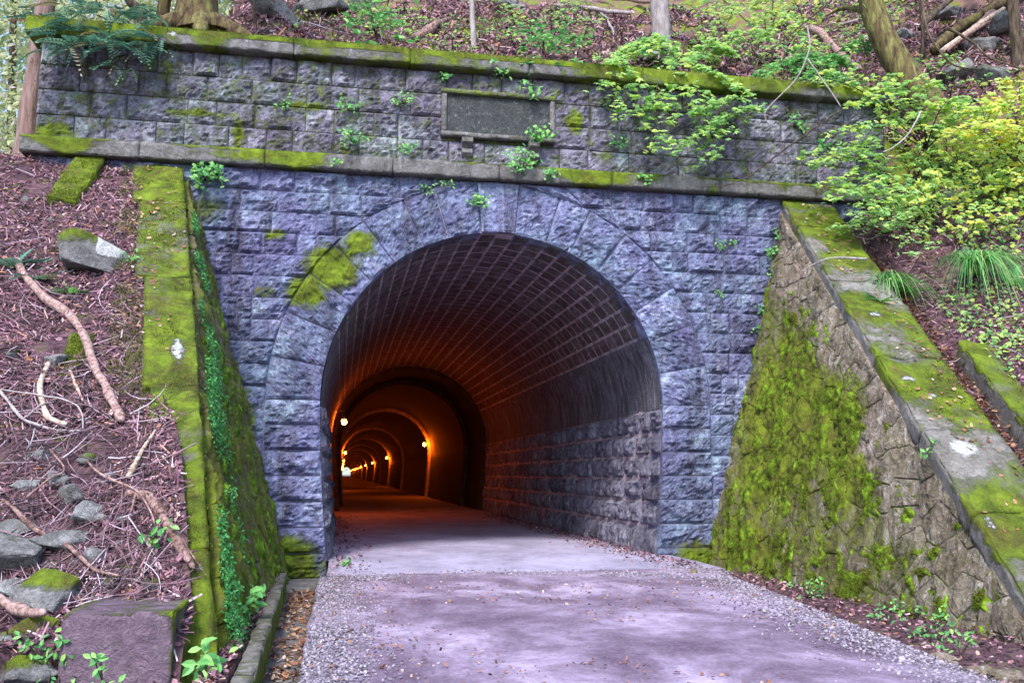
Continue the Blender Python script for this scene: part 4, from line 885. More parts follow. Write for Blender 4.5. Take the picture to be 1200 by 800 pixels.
V, F = rough_box(-.72, -.56, -7, -1.3, -.3, -.02, .1, .02, 7); tag(obj('soil_strip', V, F, M['soil']), kind='structure')
n = 2500; y_ = -1.3 - 6.5 * rng.random(n); x = rng.uniform(0, 1, n) * (xr(0) - roadedge(y_)) + roadedge(y_); flatleaves('leaf_litter', np.stack([x, y_, np.full(n, -.1)], -1), rng.uniform(.015, .05, n), M['litter'], 'brown leaf debris in the ditch below the right wing wall')
def slope_litter(name, H, X, Y, label, frac=.6, smin=.02, smax=.075, mossn=.66):
    n = len(X); Z = H(X, Y); N = slope_n(H, X, Y); P = np.stack([X, Y, Z + .012 + rng.random(n) * .02], -1)
    k_ = fbm(P * 1.6, 3, 130) < mossn; P, N = P[k_], N[k_]; n = len(P); c = int(n * frac)
    N2 = N + rng.normal(size=N.shape) * .35
    tag(leaves(name, P[:c], N2[:c], rng.uniform(smin, smax * 1.5, c), M['litter'], SLIVER), label, 'leaf litter')
    tag(leaves(name, P[c:], N2[c:], rng.uniform(smin * .8, smax * .8, n - c), M['litter'], CHIP), label.replace('needles', 'dead leaves'), 'leaf litter')
n = 60000; y_ = -7.5 + 7.5 * rng.random(n); a_ = rng.random(n) ** 1.3 * 4.2; X = xl(np.maximum(zt(y_), .1)) - np.interp(y_, [-6, -4.5, -3, 0], [.16, .2, .34, .56]) - a_; slope_litter('leaf_litter', HL, X, y_, 'reddish brown needles carpeting the left bank', .7)
n = 120000; X = rng.uniform(-3.8, 12, n); y_ = .65 + 6.5 * rng.random(n) ** 1.3; slope_litter('leaf_litter', HU, X, y_, 'reddish brown needles on the hillside above the parapet', .6, .05, .14, .66)
n = 30000; y_ = -6.5 + 6.5 * rng.random(n); X = xr(np.maximum(zt(y_), 0)) + .75 + 4.5 * rng.random(n); slope_litter('leaf_litter', HR, X, y_, 'brown needles on the slope beyond the right wing wall', .6)
# leaves in the gutter behind the right coping, and a few on the copings
n = 1200; y_ = rng.uniform(-6, -1, n); X = xr(zt(y_)) + rng.uniform(.72, 1.0, n); flatleaves('leaf_litter', np.stack([X, y_, zt(y_) - .2], -1), rng.uniform(.03, .07, n), M['orange'], 'orange brown leaves in the channel behind the right coping')
for fx, sg, lb in ((xl, -1, 'dead leaves and twigs lying on the left coping'), (xr, 1, 'dead leaves lying on the right coping')):
    n = 420; y_ = rng.uniform(-6, -.1, n); aa = rng.random(n) ** .6 * .62; z_ = zt(y_); P = np.stack([fx(z_) + sg * aa, y_, z_ + .03], -1); P = P[fbm(P * 1.7, 3, 140) > .5]
    tag(leaves('leaf_litter', P, np.tile([0, -.6, .8], (len(P), 1)) + rng.normal(size=(len(P), 3)) * .3, rng.uniform(.02, .055, len(P)), M['orange'], CHIP), lb, 'leaf litter')
# green ground cover on the slopes
def cover(label, H, X, Y, mat, size, thr, seed, sc=.7):
    Z = H(X, Y); P = np.stack([X, Y, Z + .03 + rng.random(len(X)) * .08], -1); P = P[fbm(P * sc, 3, seed) > thr]
    tag(leaves('ground_cover', P, np.tile([0, -.5, .8], (len(P), 1)) + rng.normal(size=(len(P), 3)) * .5, rng.uniform(.5, 1.2, len(P)) * size, M[mat], MAPLE, rnd=rng.uniform(0, .75, len(P))), label, 'ground cover')
cover('low green seedlings carpeting parts of the hillside above the parapet', HU, rng.uniform(-1, 12, 16000), .7 + 6 * rng.random(16000) ** 1.2, 'maple', .07, .52, 150)
yy = -4.5 + 4.5 * rng.random(9000); cover('low green seedlings on the slope beyond the right wing wall', HR, xr(np.maximum(zt(yy), 0)) + 1.2 + 4 * rng.random(9000), yy, 'maple', .06, .48, 151)
X = rng.uniform(-3.8, 12, 70000); Y = .65 + 6 * rng.random(70000) ** 1.2; P = np.stack([X, Y, HU(X, Y) + .01], -1); P = P[fbm(P * 1.1, 4, 152) > .48]
tag(leaves('moss', P, np.tile([0, -.5, .8], (len(P), 1)) + rng.normal(size=(len(P), 3)) * .5, rng.uniform(.03, .07, len(P)), M['fuzz'], TUFT), 'patches of yellow green moss on the hillside above the parapet', 'moss')
# tangled twigs on the bank
def twigs(name, H, C_, n, label, lmin=.15, lmax=.6, spread=1., rr=.004):
    Vs, Fs, rn, b_ = [], [], [], 0
    for i in range(n):
        c = C_[i]; th = random.uniform(0, 6.28); L = random.uniform(lmin, lmax); bend = random.uniform(-.25, .25)
        q = []
        for k_ in range(5):
            s_ = (k_ / 4 - .5) * L; x = c[0] + math.cos(th) * s_ + bend * s_ * s_ / L * -math.sin(th) * 3; y2 = c[1] + math.sin(th) * s_ + bend * s_ * s_ / L * math.cos(th) * 3
            q.append((x, y2))
        q = np.array(q); z = H(q[:, 0], q[:, 1]); z = (z * .5 + .5 * np.linspace(z[0], z[-1], 5)) + .03 + random.random() * .05
        V, F = tube(np.stack([q[:, 0], q[:, 1], z], -1), np.linspace(rr * random.uniform(.6, 2.), rr * .5, 5), 4)
        Vs.append(V); Fs += [[a_ + b_ for a_ in f] for f in tidy(F)]; b_ += len(V); rn += [random.random()] * len(V)
    return tag(obj(name, np.concatenate(Vs), Fs, M['twig'], attrs={'rnd': rn}), label, 'twigs', kind='stuff')
C_ = []
while len(C_) < 950:
    u, v = random.uniform(0, 215), random.uniform(200, 720)
    if random.random() < .35 + .65 * (v > 430): p = onL(u, v); C_.append((p[0], p[1])) if p[0] < xl(max(zt(p[1]), .1)) - .3 else None
twigs('twig_litter', HL, C_, 950, 'tangle of thin dead twigs strewn over the left bank', .08, .55, rr=.003)
C_ = [(random.uniform(-3, 11), random.uniform(.8, 5)) for _ in range(260)]; twigs('twig_litter', HU, C_, 260, 'thin dead twigs on the hillside above the parapet', .2, .9, rr=.007)
C_ = [(lambda yy: (float(xr(max(zt(yy), 0))) + random.uniform(.9, 4), yy))(random.uniform(-5, 0)) for _ in range(160)]; twigs('twig_litter', HR, C_, 160, 'thin dead twigs on the right slope', .2, .7, rr=.005)

# ------------------------------------------------------------------ dead branches and logs
def branch(label, pts, rad, mat, name='fallen_branch', seg=8, wob=.035, seed=0, sub=(), n=26, cat='branch'):
    P = smoothpath(pts, n, wob, seed); r = np.interp(np.linspace(0, 1, n), np.linspace(0, 1, len(rad)), rad)
    r = r * (1 + (fbm(P * 9, 3, seed + 1) - .5) * .7); r[-1] *= .35; V, F = tube(P, r, seg + 2, .35, seed); o = tag(obj(name, V, tidy(F), mat, loc=P[0]), label, cat)
    for sp in sub:
        Q = smoothpath(sp[0], 12, wob, seed + 5); V, F = tube(Q, np.linspace(sp[1], sp[1] * .4, 12), 6); obj('side_branch', V, tidy(F), mat, o)
    return o
def lift(f, pts, l=.06): return [f(u, v) + np.array([0, 0, l if np.isscalar(l) else l]) for u, v in pts]
branch('long curved bare branch lying down the left bank', lift(onL, [(18, 315), (45, 355), (85, 385), (112, 440), (128, 475), (143, 508)], .09), [.035, .042, .04, .03], M['wood'], seed=1)
branch('short pale curved stick in the debris of the left bank', lift(onL, [(52, 435), (46, 470), (55, 500), (78, 508)], .07), [.02, .022, .014], M['wood_pale'], seed=2)
branch('pale broken stick standing up against the left coping', lift(onL, [(148, 572), (165, 540), (182, 515)], .08), [.02, .018, .01], M['wood_pale'], seed=3)
branch('small upright pale splinter on the left bank', lift(onL, [(82, 443), (88, 462), (95, 478)], .06), [.012, .012, .009], M['wood_pale'], seed=4)
branch('forked bluish grey twig sprawling across the left bank', lift(onL, [(0, 470), (20, 500), (48, 512), (95, 515)], .08), [.012, .012, .007], M['bark_pale'], seed=5, sub=[(lift(onL, [(28, 504), (45, 490), (60, 485)], .1), .008), (lift(onL, [(40, 512), (38, 535)], .06), .009)])
branch('thin blue grey twig above the forked one', lift(onL, [(0, 472), (45, 478), (90, 495), (98, 520)], .11), [.006, .006, .004], M['bark_pale'], seed=6)
branch('shaggy rotting root running down beside the lower left coping', lift(onL, [(150, 588), (175, 595), (195, 625), (213, 655), (228, 680)], .07), [.035, .04, .035, .015], M['wood'], seed=7, sub=[(lift(onL, [(205, 640), (222, 665), (238, 688)], .08), .008), (lift(onL, [(160, 590), (150, 620)], .1), .012)])
branch('long thin root from the left edge down to the concrete block', lift(onL, [(0, 610), (40, 640), (80, 665), (110, 690), (140, 700)], .12), [.012, .015, .012, .008], M['wood'], seed=8)
branch('stout reddish broken branch in the lower left corner', lift(onL, [(0, 722), (15, 735), (30, 742), (52, 747)], .12), [.03, .03, .025], M['wood'], seed=9)
branch('straight thin stick lying near the lower left stones', lift(onL, [(30, 605), (55, 585), (75, 570), (60, 545)], .12), [.008, .008, .005], M['wood'], seed=10)
branch('arching twig over the stone on the left bank', lift(onL, [(100, 560), (130, 585), (165, 600), (178, 640)], .12), [.009, .009, .005], M['wood'], seed=12)
o = branch('small twig lying across the mossy left coping', [np.array([xl(float(zt(y_))) - a_, y_, float(zt(y_)) + .04]) for y_, a_ in ((-3.9, .35), (-4.05, .2), (-4.1, .02))], [.006, .008, .005], M['wood'], seed=13)
branch('broken reddish log lying behind the parapet near the thin trunk', lift(onU, [(485, 52), (500, 42), (512, 34), (528, 27)], .1), [.09, .09, .06, .03], M['wood'], name='fallen_log', seed=14, cat='log')
branch('pale fallen pole high on the hillside left of the pale trunk', lift(onU, [(650, 14), (690, 18), (740, 24)], .15), [.04, .045, .04], M['bark_pale'], name='fallen_log', seed=15, cat='log')
branch('long reddish pole at the top of the hillside', lift(onU, [(700, 2), (745, 8), (800, 16)], .15), [.05, .05, .04], M['wood'], name='fallen_log', seed=16, cat='log')
branch('curved bare root on the hillside left of the pale trunk', lift(onU, [(700, 14), (715, 35), (722, 60)], .1), [.02, .025, .02], M['bark_pale'], seed=17)
branch('rotting reddish root lying down the slope right of centre', lift(onU, [(915, 30), (960, 45), (985, 70), (1010, 88)], .12), [.07, .09, .08, .05], M['wood'], name='fallen_log', seed=18, cat='log')
branch('pale twisted root beside the leaning trunk', lift(onU, [(985, 35), (1020, 28), (1030, 42), (1012, 50)], .1), [.03, .035, .02], M['bark_pale'], seed=19)
for i, (q, rr, mt, lab) in enumerate([([(1095, 75), (1130, 45), (1185, 15)], .09, 'bark_moss', 'thick moss-barked log at the front of the log pile'), ([(1110, 80), (1150, 48), (1192, 5)], .055, 'wood', 'reddish debarked log topmost in the log pile'),
                                  ([(1105, 88), (1140, 62), (1180, 35)], .045, 'wood_pale', 'pale split log second in the pile'), ([(1112, 92), (1138, 72), (1165, 55)], .03, 'wood', 'short red brown split lying lowest in the log pile'), ([(1080, 70), (1115, 35), (1150, 10)], .05, 'bark', 'dark log at the back of the log pile')]):
    branch(lab, lift(onU, q, .25 + .08 * i), [rr, rr, rr * .8], M[mt], name='fallen_log', seed=30 + i, wob=.01, cat='log')

# ------------------------------------------------------------------ trees
def tree(label, base, pts, rad, mat, seed, seg=16, crown=True, roots=3, name='tree', leafm='maple', ch=0.):
    base = np.asarray(base, float); t = thing(name, label, 'tree', tuple(base))
    n = 40; P = smoothpath(pts, n, .02, seed); r = np.interp(np.linspace(0, 1, n), np.linspace(0, 1, len(rad)), rad); r = r * (1 + .35 * np.exp(-np.linspace(0, 1, n) * 20))
    V, F = tube(P, r, seg, .10, seed); obj('trunk', V, tidy(F), mat, t)
    for k_ in range(roots):
        a_ = -2.6 + k_ * 1.1 + .3 * math.sin(seed + k_); d = np.array([math.cos(a_), math.sin(a_) * .6, 0]); L = rad[0] * 3
        q = [base + np.array([0, 0, rad[0] * .8]), base + d * L * .5 + np.array([0, 0, rad[0] * .2]), base + d * L + np.array([0, 0, -rad[0] * .6])]
        V, F = tube(smoothpath(q, 10), np.linspace(rad[0] * .55, rad[0] * .15, 10), 8, .1, seed); obj('root', V, tidy(F), mat, t)
    if crown:
        g = np.random.default_rng(seed); top = P[-1]; LP = []
        for k_ in range(6):
            a_ = k_ * 1.05 + seed; st = P[int(n * (.72 + .045 * k_))]; en = st + np.array([math.cos(a_), math.sin(a_), .5]) * g.uniform(.9, 1.6)
            q = smoothpath([st, (st + en) / 2 + np.array([0, 0, .15]), en], 10, .05, seed); V, F = tube(q, np.linspace(rad[-1] * .6, .01, 10), 6); obj('limb', V, tidy(F), mat, t)
            LP += [q[4 + j % 6] + g.normal(size=3) * .32 for j in range(90)]
        leaves('crown', np.array(LP), g.normal(size=(len(LP), 3)) * .6 + np.array([0, 0, 1]), g.uniform(.06, .11, len(LP)), M[leafm], MAPLE, t)
    return t
def up(base, *offs): return [np.asarray(base) + np.array(o) for o in offs]
b_ = at(234, 40, .95); b_[2] -= .1; tree('thick mossy trunk growing just behind the parapet near its left end', b_, up(b_, (0, 0, 0), (-.06, 0, .5), (-.1, .1, 2), (0, .1, 5)), [.38, .28, .25, .2], M['bark_moss'], 2, 20)
b_ = at(190, 32, 1.2); tree('slender dark mossy trunk left of the thick one', b_, up(b_, (0, 0, -.6), (0, 0, .3), (.12, 0, 1.2), (.2, .1, 4)), [.11, .09, .08, .06], M['bark_moss'], 3, 12, roots=0)
b_ = at(165, 25, 1.0); tree('bent brown sapling trunk leaning left behind the left end of the parapet', b_, up(b_, (.05, 0, -.5), (0, 0, .1), (-.25, 0, .6), (-.3, .1, 3)), [.09, .07, .06, .04], M['bark'], 4, 10, roots=0)
b_ = at(32, 178, .45); tree('reddish bare trunk standing just left of the end of the portal wall', b_, up(b_, (-.03, 0, -.3), (0, 0, .4), (.06, 0, 1.6), (.1, .1, 5)), [.16, .135, .12, .1], M['bark_red'], 5, 14, roots=0)
b_ = onU(556, 55); tree('thin straight grey trunk rising behind the middle of the parapet', b_, up(b_, (0, 0, -.1), (-.05, 0, .6), (-.1, 0, 2), (0, 0, 4)), [.05, .045, .04, .03], M['bark_pale'], 6, 10, roots=1)
b_ = onU(775, 72); tree('pale trunk with buttress roots behind the parapet right of centre', b_, up(b_, (0, 0, -.1), (0, 0, .6), (.0, 0, 2), (.1, .1, 5)), [.16, .15, .14, .1], M['bark_pale'], 7, 16, roots=4)
b_ = at(1105, 158, .5); tree('big leaning trunk with brown bark above the right slope', b_, up(b_, (.1, 0, -.4), (-.12, .05, .4), (-.45, .3, 1.2), (-.75, .5, 2.4), (-.9, .6, 5)), [.3, .25, .22, .19, .15], M['bark_moss'], 8, 20)
b_ = at(1197, 105, .8); tree('dark straight trunk at the right edge beside the rock heap', b_, up(b_, (0, 0, -.5), (0, 0, .6), (-.03, 0, 2), (0, .1, 5)), [.11, .1, .09, .07], M['bark'], 9, 12, roots=1)
b_ = onU(300, 38); tree('thin stem in front of the tilted slab boulder', b_, up(b_, (0, 0, -.1), (-.03, 0, .5), (-.06, 0, 2)), [.03, .025, .02], M['bark'], 10, 8, crown=False, roots=0)
b_ = onU(1078, 75); tree('bare many-stemmed dark sapling between the leaning trunk and the log pile', b_, up(b_, (0, 0, -.1), (.02, -.1, .5), (0, -.1, 1.5)), [.035, .03, .02], M['bark'], 11, 8, crown=False, roots=0)

# leafy sprays -------------------------------------------------------
def spray(t, start, end, nl, leaf, mat, seed,  rad=.012, wid=.35, tm=MAPLE, droop=.0, flatn=.3, twigm='bark', rlo=0., rhi=1., dens=2.4):
    nl = int(nl * dens); leaf = leaf * 1.12
    g = np.random.default_rng(seed); S_, E_ = np.asarray(start, float), np.asarray(end, float); L = np.linalg.norm(E_ - S_)
    mid = (S_ + E_) / 2 + np.array([0, 0, .12 * L]) + g.normal(size=3) * .05 * L; q = smoothpath([S_, mid, E_ - np.array([0, 0, droop])], 14, .01, seed)
    parts = [tube(q, np.linspace(rad, rad * .25, 14), 5)]; LP = []
    D = (E_ - S_) / L; Sd = np.cross(D, [0, 0, 1.]); Sd /= np.linalg.norm(Sd) + 1e-9
    k_ = max(4, nl // 8)
    for i in range(k_):
        f_ = .25 + .75 * (i + .5) / k_; c = q[min(13, int(f_ * 13))]; sg = 1 if i % 2 else -1; ll = wid * (1.15 - .6 * f_) * g.uniform(.6, 1.2)
        e_ = c + (Sd * sg * .85 + D * .5 + np.array([0, 0, g.uniform(-.15, .15)])) * ll; p2 = np.linspace(c, e_, 5); p2[:, 2] -= np.linspace(0, 1, 5) ** 2 * .12 * ll
        parts.append(tube(p2, np.linspace(rad * .35, rad * .12, 5), 4))
        for j in range(max(1, nl // k_)): LP.append(p2[g.integers(1, 5)] + g.normal(size=3) * np.array([.35, .35, .12]) * leaf)
    Vs, Fs, o_ = [], [], 0
    for V, F in parts: Vs.append(V); Fs += [[a_ + o_ for a_ in f] for f in tidy(F)]; o_ += len(V)
    return np.concatenate(Vs), Fs, np.array(LP), g.normal(size=(len(LP), 3)) * flatn + np.array([0, -.25, 1]), g.uniform(.6, 1.15, len(LP)) * leaf, g.uniform(rlo, rhi, len(LP))
def bush(label, base, sprays, mat, leaf, name='maple_sapling', cat='sapling', twigm='bark', tm=MAPLE, group=None, **kw):
    base = np.asarray(base, float); t = thing(name, label, cat, tuple(base), group); V0, F0, o_ = [], [], 0; LP, LN, LS, LR = [], [], [], []
    for i, s_ in enumerate(sprays):
        k2 = dict(kw); k2.update(s_[3] if len(s_) > 3 else {})
        V, F, a_, b2, c_, r_ = spray(t, s_[0], s_[1], s_[2], leaf, mat, hash(label) % 1000 * 0 + len(label) * 7 + i, **k2)
        V0.append(V); F0 += [[q + o_ for q in f] for f in F]; o_ += len(V); LP.append(a_); LN.append(b2); LS.append(c_); LR.append(r_)
    obj('branches', np.concatenate(V0), F0, M[twigm], t)['kind'] = 'stuff'
    leaves('foliage', np.concatenate(LP), np.concatenate(LN), np.concatenate(LS), M[mat], tm, t, rnd=np.concatenate(LR))
    return t
# pale green maple spray hanging over the parapet, rooted by the pale trunk
def A(u, v, y_): return at(u, v, y_)
b0 = onU(800, 72)
bush('light green maple sapling drooping over the parapet below the pale trunk', b0, [(b0, A(720, 75, .3), 70), (b0, A(760, 130, -.35), 90), (b0, A(700, 105, -.3), 60), (A(770, 100, -.2), A(775, 175, -.5), 60), (b0, A(850, 60, .6), 90), (A(800, 80, .3), A(870, 105, -.4), 70), (b0, A(900, 40, 1.2), 60), (b0, A(730, 60, .6), 50), (A(800, 90, 0), A(830, 150, -.5), 50), (A(760, 100, -.2), A(700, 80, 0), 40), (A(740, 90, 0), A(730, 140, -.4), 40)], 'maple', .10, rlo=.1, rhi=.7)
bush('bright green fern-like maple spray hanging in front of the upper stones', A(905, 135, -.2), [(A(905, 135, -.2), A(800, 172, -.6), 80), (A(880, 120, -.3), A(815, 130, -.6), 45), (A(860, 150, -.3), A(830, 190, -.6), 35)], 'maple', .085, rlo=.1, rhi=.6)
b1 = onU(900, 50)
bush('yellow green sapling on the hillside above the right end of the parapet', b1, [(b1, A(850, 20, 2), 60), (b1, A(940, 30, 2), 60), (b1, A(830, 45, 1.5), 50), (b1, A(880, 12, 2.5), 60), (b1, A(960, 60, 1), 50)], 'maple', .10, rlo=.2, rhi=.85)
b2 = A(1085, 175, -.2)
bush('maple branch with lime green leaves spread in front of the leaning trunk', b2, [(b2, A(1010, 120, -.8), 50), (b2, A(1060, 100, -.6), 55), (b2, A(1110, 118, -1), 50), (b2, A(960, 90, -.5), 45), (b2, A(1150, 130, -1.2), 50), (b2, A(990, 150, -1), 35), (b2, A(1030, 90, -.3), 40)], 'maple', .105, rlo=.15, rhi=.8, wid=.5)
b3 = A(1190, 190, -1.5)
bush('yellowing maple sapling at the right edge under the dark trunk', b3, [(b3, A(1150, 125, -1.5), 70), (b3, A(1195, 95, -1), 60), (b3, A(1130, 150, -2), 60), (b3, A(1200, 150, -2), 50), (b3, A(1180, 120, -1.6), 50)], 'maple', .10, rlo=.5, rhi=1., wid=.5)
g4 = np.random.default_rng(44)
def slope_sprays(u0, u1, v0, v1, n, side=onR):
    out = []
    while len(out) < n:
        u, v = g4.uniform(u0, u1), g4.uniform(v0, v1); p = side(u, v)
        if side is onR and p[0] < xr(max(zt(p[1]), 0)) + .8: continue
        st = p - np.array([0, 0, .03]); a_ = g4.uniform(-2.9, -.2); L = g4.uniform(.45, .95)
        en = p + np.array([math.cos(a_) * L * .8, math.sin(a_) * L * .6, g4.uniform(.12, .5)]); out.append((st, en, int(g4.uniform(10, 20))))
    return out
for u0, u1, v0, v1, n, side, lo_, hi_, lab in ((985, 1085, 195, 285, 20, onR, .1, .7, 'pale green maple seedlings in the gap just right of the wall top'), (1070, 1150, 200, 290, 24, onR, .2, .85, 'layered lime green maple saplings in the middle of the right slope'),
        (1130, 1215, 195, 300, 30, onR, .35, .97, 'yellow green maple saplings at the right edge above the drooping grass'), (1050, 1140, 150, 215, 18, onR, .25, .9, 'low maple saplings round the foot of the leaning trunk'), (1120, 1215, 130, 215, 22, onR, .45, 1., 'golden tinged maple saplings below the dark right-hand trunk')):
    bush(lab, side((u0 + u1) / 2, (v0 + v1) / 2), slope_sprays(u0, u1, v0, v1, n, side), 'maple', .085, rlo=lo_, rhi=hi_, wid=.36, flatn=.5)
for u0, u1, v0, v1, n, lab in ((820, 900, 5, 70, 14, 'leafy green seedlings on the hillside right of the pale trunk'), (900, 1030, 0, 90, 16, 'scattered green saplings on the upper slope left of the leaning trunk'), (590, 700, 5, 62, 9, 'green seedlings on the mossy ground left of the pale trunk'), (1085, 1150, 90, 140, 8, 'green seedlings below the log pile')):
    bush(lab, onU((u0 + u1) / 2, (v0 + v1) / 2 + 5), slope_sprays(u0, u1, v0, v1, n, onU), 'maple', .085, rlo=.05, rhi=.65, wid=.3, flatn=.35, dens=1.6)
b6 = onR(1040, 275)
bush('small pale maple seedlings at the edge of the right coping', b6, [(b6, A(u, v, y_), 40) for u, v, y_ in ((1010, 250, -1.6), (1050, 262, -2), (985, 262, -1.2), (1080, 300, -2.4), (1020, 225, -1.4))], 'maple', .075, rlo=.1, rhi=.6)
b7 = onU(640, 70)
bush('broad-leaved green shrub on the parapet right of the thin trunk', b7, [(b7, A(u, v, y_), 26) for u, v, y_ in ((620, 50, .6), (650, 35, .8), (680, 45, .6), (635, 80, -.1), (670, 75, 0), (600, 85, -.15))], 'green', .11, tm=OVAL, name='shrub', cat='shrub')
b8 = onU(440, 40)
bush('green leafy shrub behind the parapet beside the round mossy boulder', b8, [(b8, A(u, v, y_), 24) for u, v, y_ in ((415, 45, .3), (445, 20, .8), (460, 50, .4), (480, 45, .5), (425, 58, -.1))], 'green', .12, tm=OVAL, name='shrub', cat='shrub')
b9 = onU(960, 80)
bush('green undergrowth shrub behind the right end of the parapet', b9, [(b9, A(u, v, y_), 50) for u, v, y_ in ((930, 70, 1), (990, 75, 1), (1000, 100, .3), (940, 95, .2), (1020, 60, 1.5), (890, 90, .3))], 'green', .09, name='shrub', cat='shrub')
bush('airy light green maple branch reaching over the string course above the right wing wall', A(1045, 215, -.9), [(A(1045, 215, -.9), A(u, v, y_), 30) for u, v, y_ in ((950, 195, -.9), (965, 215, -1), (985, 180, -.9), (1000, 228, -1.3), (940, 182, -.7), (1010, 165, -.9), (975, 235, -1.2), (1020, 245, -1.6))], 'maple', .09, rlo=.1, rhi=.75, wid=.35)
# bare hanging twigs in front of the right part
for i, (q, lab) in enumerate([([(975, 0, -.3), (945, 25, -.3), (900, 62, -.4), (893, 66, -.4)], 'bare twig slanting down from the top edge right of centre'), ([(946, 30, -.5), (948, 60, -.6), (930, 95, -.7), (897, 130, -.8), (905, 150, -.8)], 'thin pale twig hanging over the parapet coping'), ([(945, 68, -.6), (965, 95, -.7), (985, 125, -.8)], 'thin pale twig forking right over the coping'),
                            ([(1080, 130, -1), (1065, 155, -1.1), (1048, 172, -1.2), (1035, 178, -1.2)], 'curved bare twig under the maple leaves'), ([(985, 130, -.8), (940, 160, -.8), (900, 190, -.9), (860, 215, -.9), (820, 220, -.9)], 'long arching bare twig across the string course'), ([(1080, 0, -.5), (1088, 40, -.6), (1115, 75, -.7), (1145, 82, -.7)], 'dark bare branch curving right below the log pile'),
                            ([(1110, 33, -.9), (1140, 50, -.9), (1160, 68, -1), (1200, 82, -1.1)], 'dark bare branch arching to the right edge'), ([(1015, 303, -2.6), (970, 303, -2.2), (935, 320, -2)], 'pale bare twig reaching from the right coping across the wall face')]):
    branch(lab, [A(*p) for p in q], [.012, .01, .005] if i not in (5, 6) else [.02, .018, .01], M['bark_pale'] if i in (1, 2, 3, 7) else M['bark'], name='bare_twig', seed=60 + i, wob=.02, seg=6, cat='twig')

# cedar fronds over the left end of the coping
def fronds(label, base, dirs, size, mat, name, cat, tm=FERN, seed=0, group=None):
    t = thing(name, label, cat, tuple(base), group); g = np.random.default_rng(seed); P, N, sp, sz = [], [], [], []
    n = len(dirs); P = np.array([d[0] for d in dirs]); D = np.array([d[1] for d in dirs], float); D /= np.linalg.norm(D, axis=1)[:, None]
    S_ = np.cross(D, [0, 0, 1.]); S_ /= np.linalg.norm(S_, axis=1)[:, None] + 1e-9; Nn = np.cross(S_, D); TV, TF = tm; L = np.array([d[2] for d in dirs])
    V = P[:, None] + L[:, None, None] * (TV[None, :, 0:1] * S_[:, None] + TV[None, :, 1:2] * D[:, None] + TV[None, :, 2:3] * Nn[:, None])
    k_ = len(TV); F = (TF[None] + (np.arange(n) * k_)[:, None, None]).reshape(-1, 3)
    o = obj('frond', V.reshape(-1, 3), F, M[mat], t, {'rnd': np.repeat(g.random(n), k_)}, smooth=False); o['kind'] = 'stuff'
    V0, F0, o_ = [], [], 0
    for p, d, l_ in zip(P, D, L):
        q = np.array([p + d * l_ * s_ - np.cross(np.cross(d, [0, 0, 1.]), d) * .5 * l_ * s_ * s_ * (1 if tm is FERN else .3) for s_ in np.linspace(0, 1, 5)]); V, F = tube(q, np.linspace(.006, .002, 5), 4); V0.append(V); F0 += [[a_ + o_ for a_ in f] for f in tidy(F)]; o_ += len(V)
    obj('stalk', np.concatenate(V0), F0, M['bark'], t); return t
g = np.random.default_rng(5)
D1 = []
for k_ in range(150):
    u, v = g.uniform(45, 190), g.uniform(5, 62); y_ = g.uniform(-.35, 1.4) if v < 35 else g.uniform(-.4, .0); D1.append((A(u, v, y_), (g.uniform(-1, 1), g.uniform(-1, -.1), g.uniform(-.5, .15)), g.uniform(.2, .42)))
for u, v in ((130, 45), (150, 55), (140, 70), (155, 80), (135, 75), (165, 60), (115, 40), (90, 52), (180, 50), (148, 65)):
    for q in range(3): D1.append((A(u, v, -.25), (g.uniform(-1, 1), -.5, g.uniform(-1, 0)), g.uniform(.18, .32)))
fronds('blue green cedar boughs draped over the left end of the coping', A(120, 40, .3), D1, 1, 'cedar', 'cedar_sapling', 'sapling', seed=1)
def fern(label, p, n, L, group=None, mat='green', name='fern', out=(0, -1, 0), seed=0, spread=1.):
    g = np.random.default_rng(seed); o_ = np.array(out, float)
    D = [(np.asarray(p), tuple(o_ * .5 + np.array([math.cos(a_) * spread, math.sin(a_) * spread * .6, .55 + g.uniform(-.2, .3)])), L * g.uniform(.7, 1.15)) for a_ in g.uniform(0, 6.28, n)]
    return fronds(label, p, D, 1, mat, name, 'fern', seed=seed, group=group)
fern('fern at the top left corner of the left bank near the curved branch', onL(15, 315), 9, .3, seed=3, mat='cedar')
fern('low fern patch left of the angular boulder', onL(45, 330), 12, .2, seed=4, mat='cedar'); fern('small fern below the angular boulder', onL(85, 345), 9, .16, seed=5)
fern('fern growing beside the first grass tuft on the right coping', onR(1062, 345), 12, .28, seed=6, out=(-.3, -1, 0)); fern('fern at the right edge below the yellow leaves', onR(1185, 335), 9, .3, seed=7)
fern('small fern in the wall crack low on the right coping edge', np.array([xr(float(zt(-2.3))) + .4, -2.3, float(zt(-2.3)) + .02]), 6, .2, seed=8)
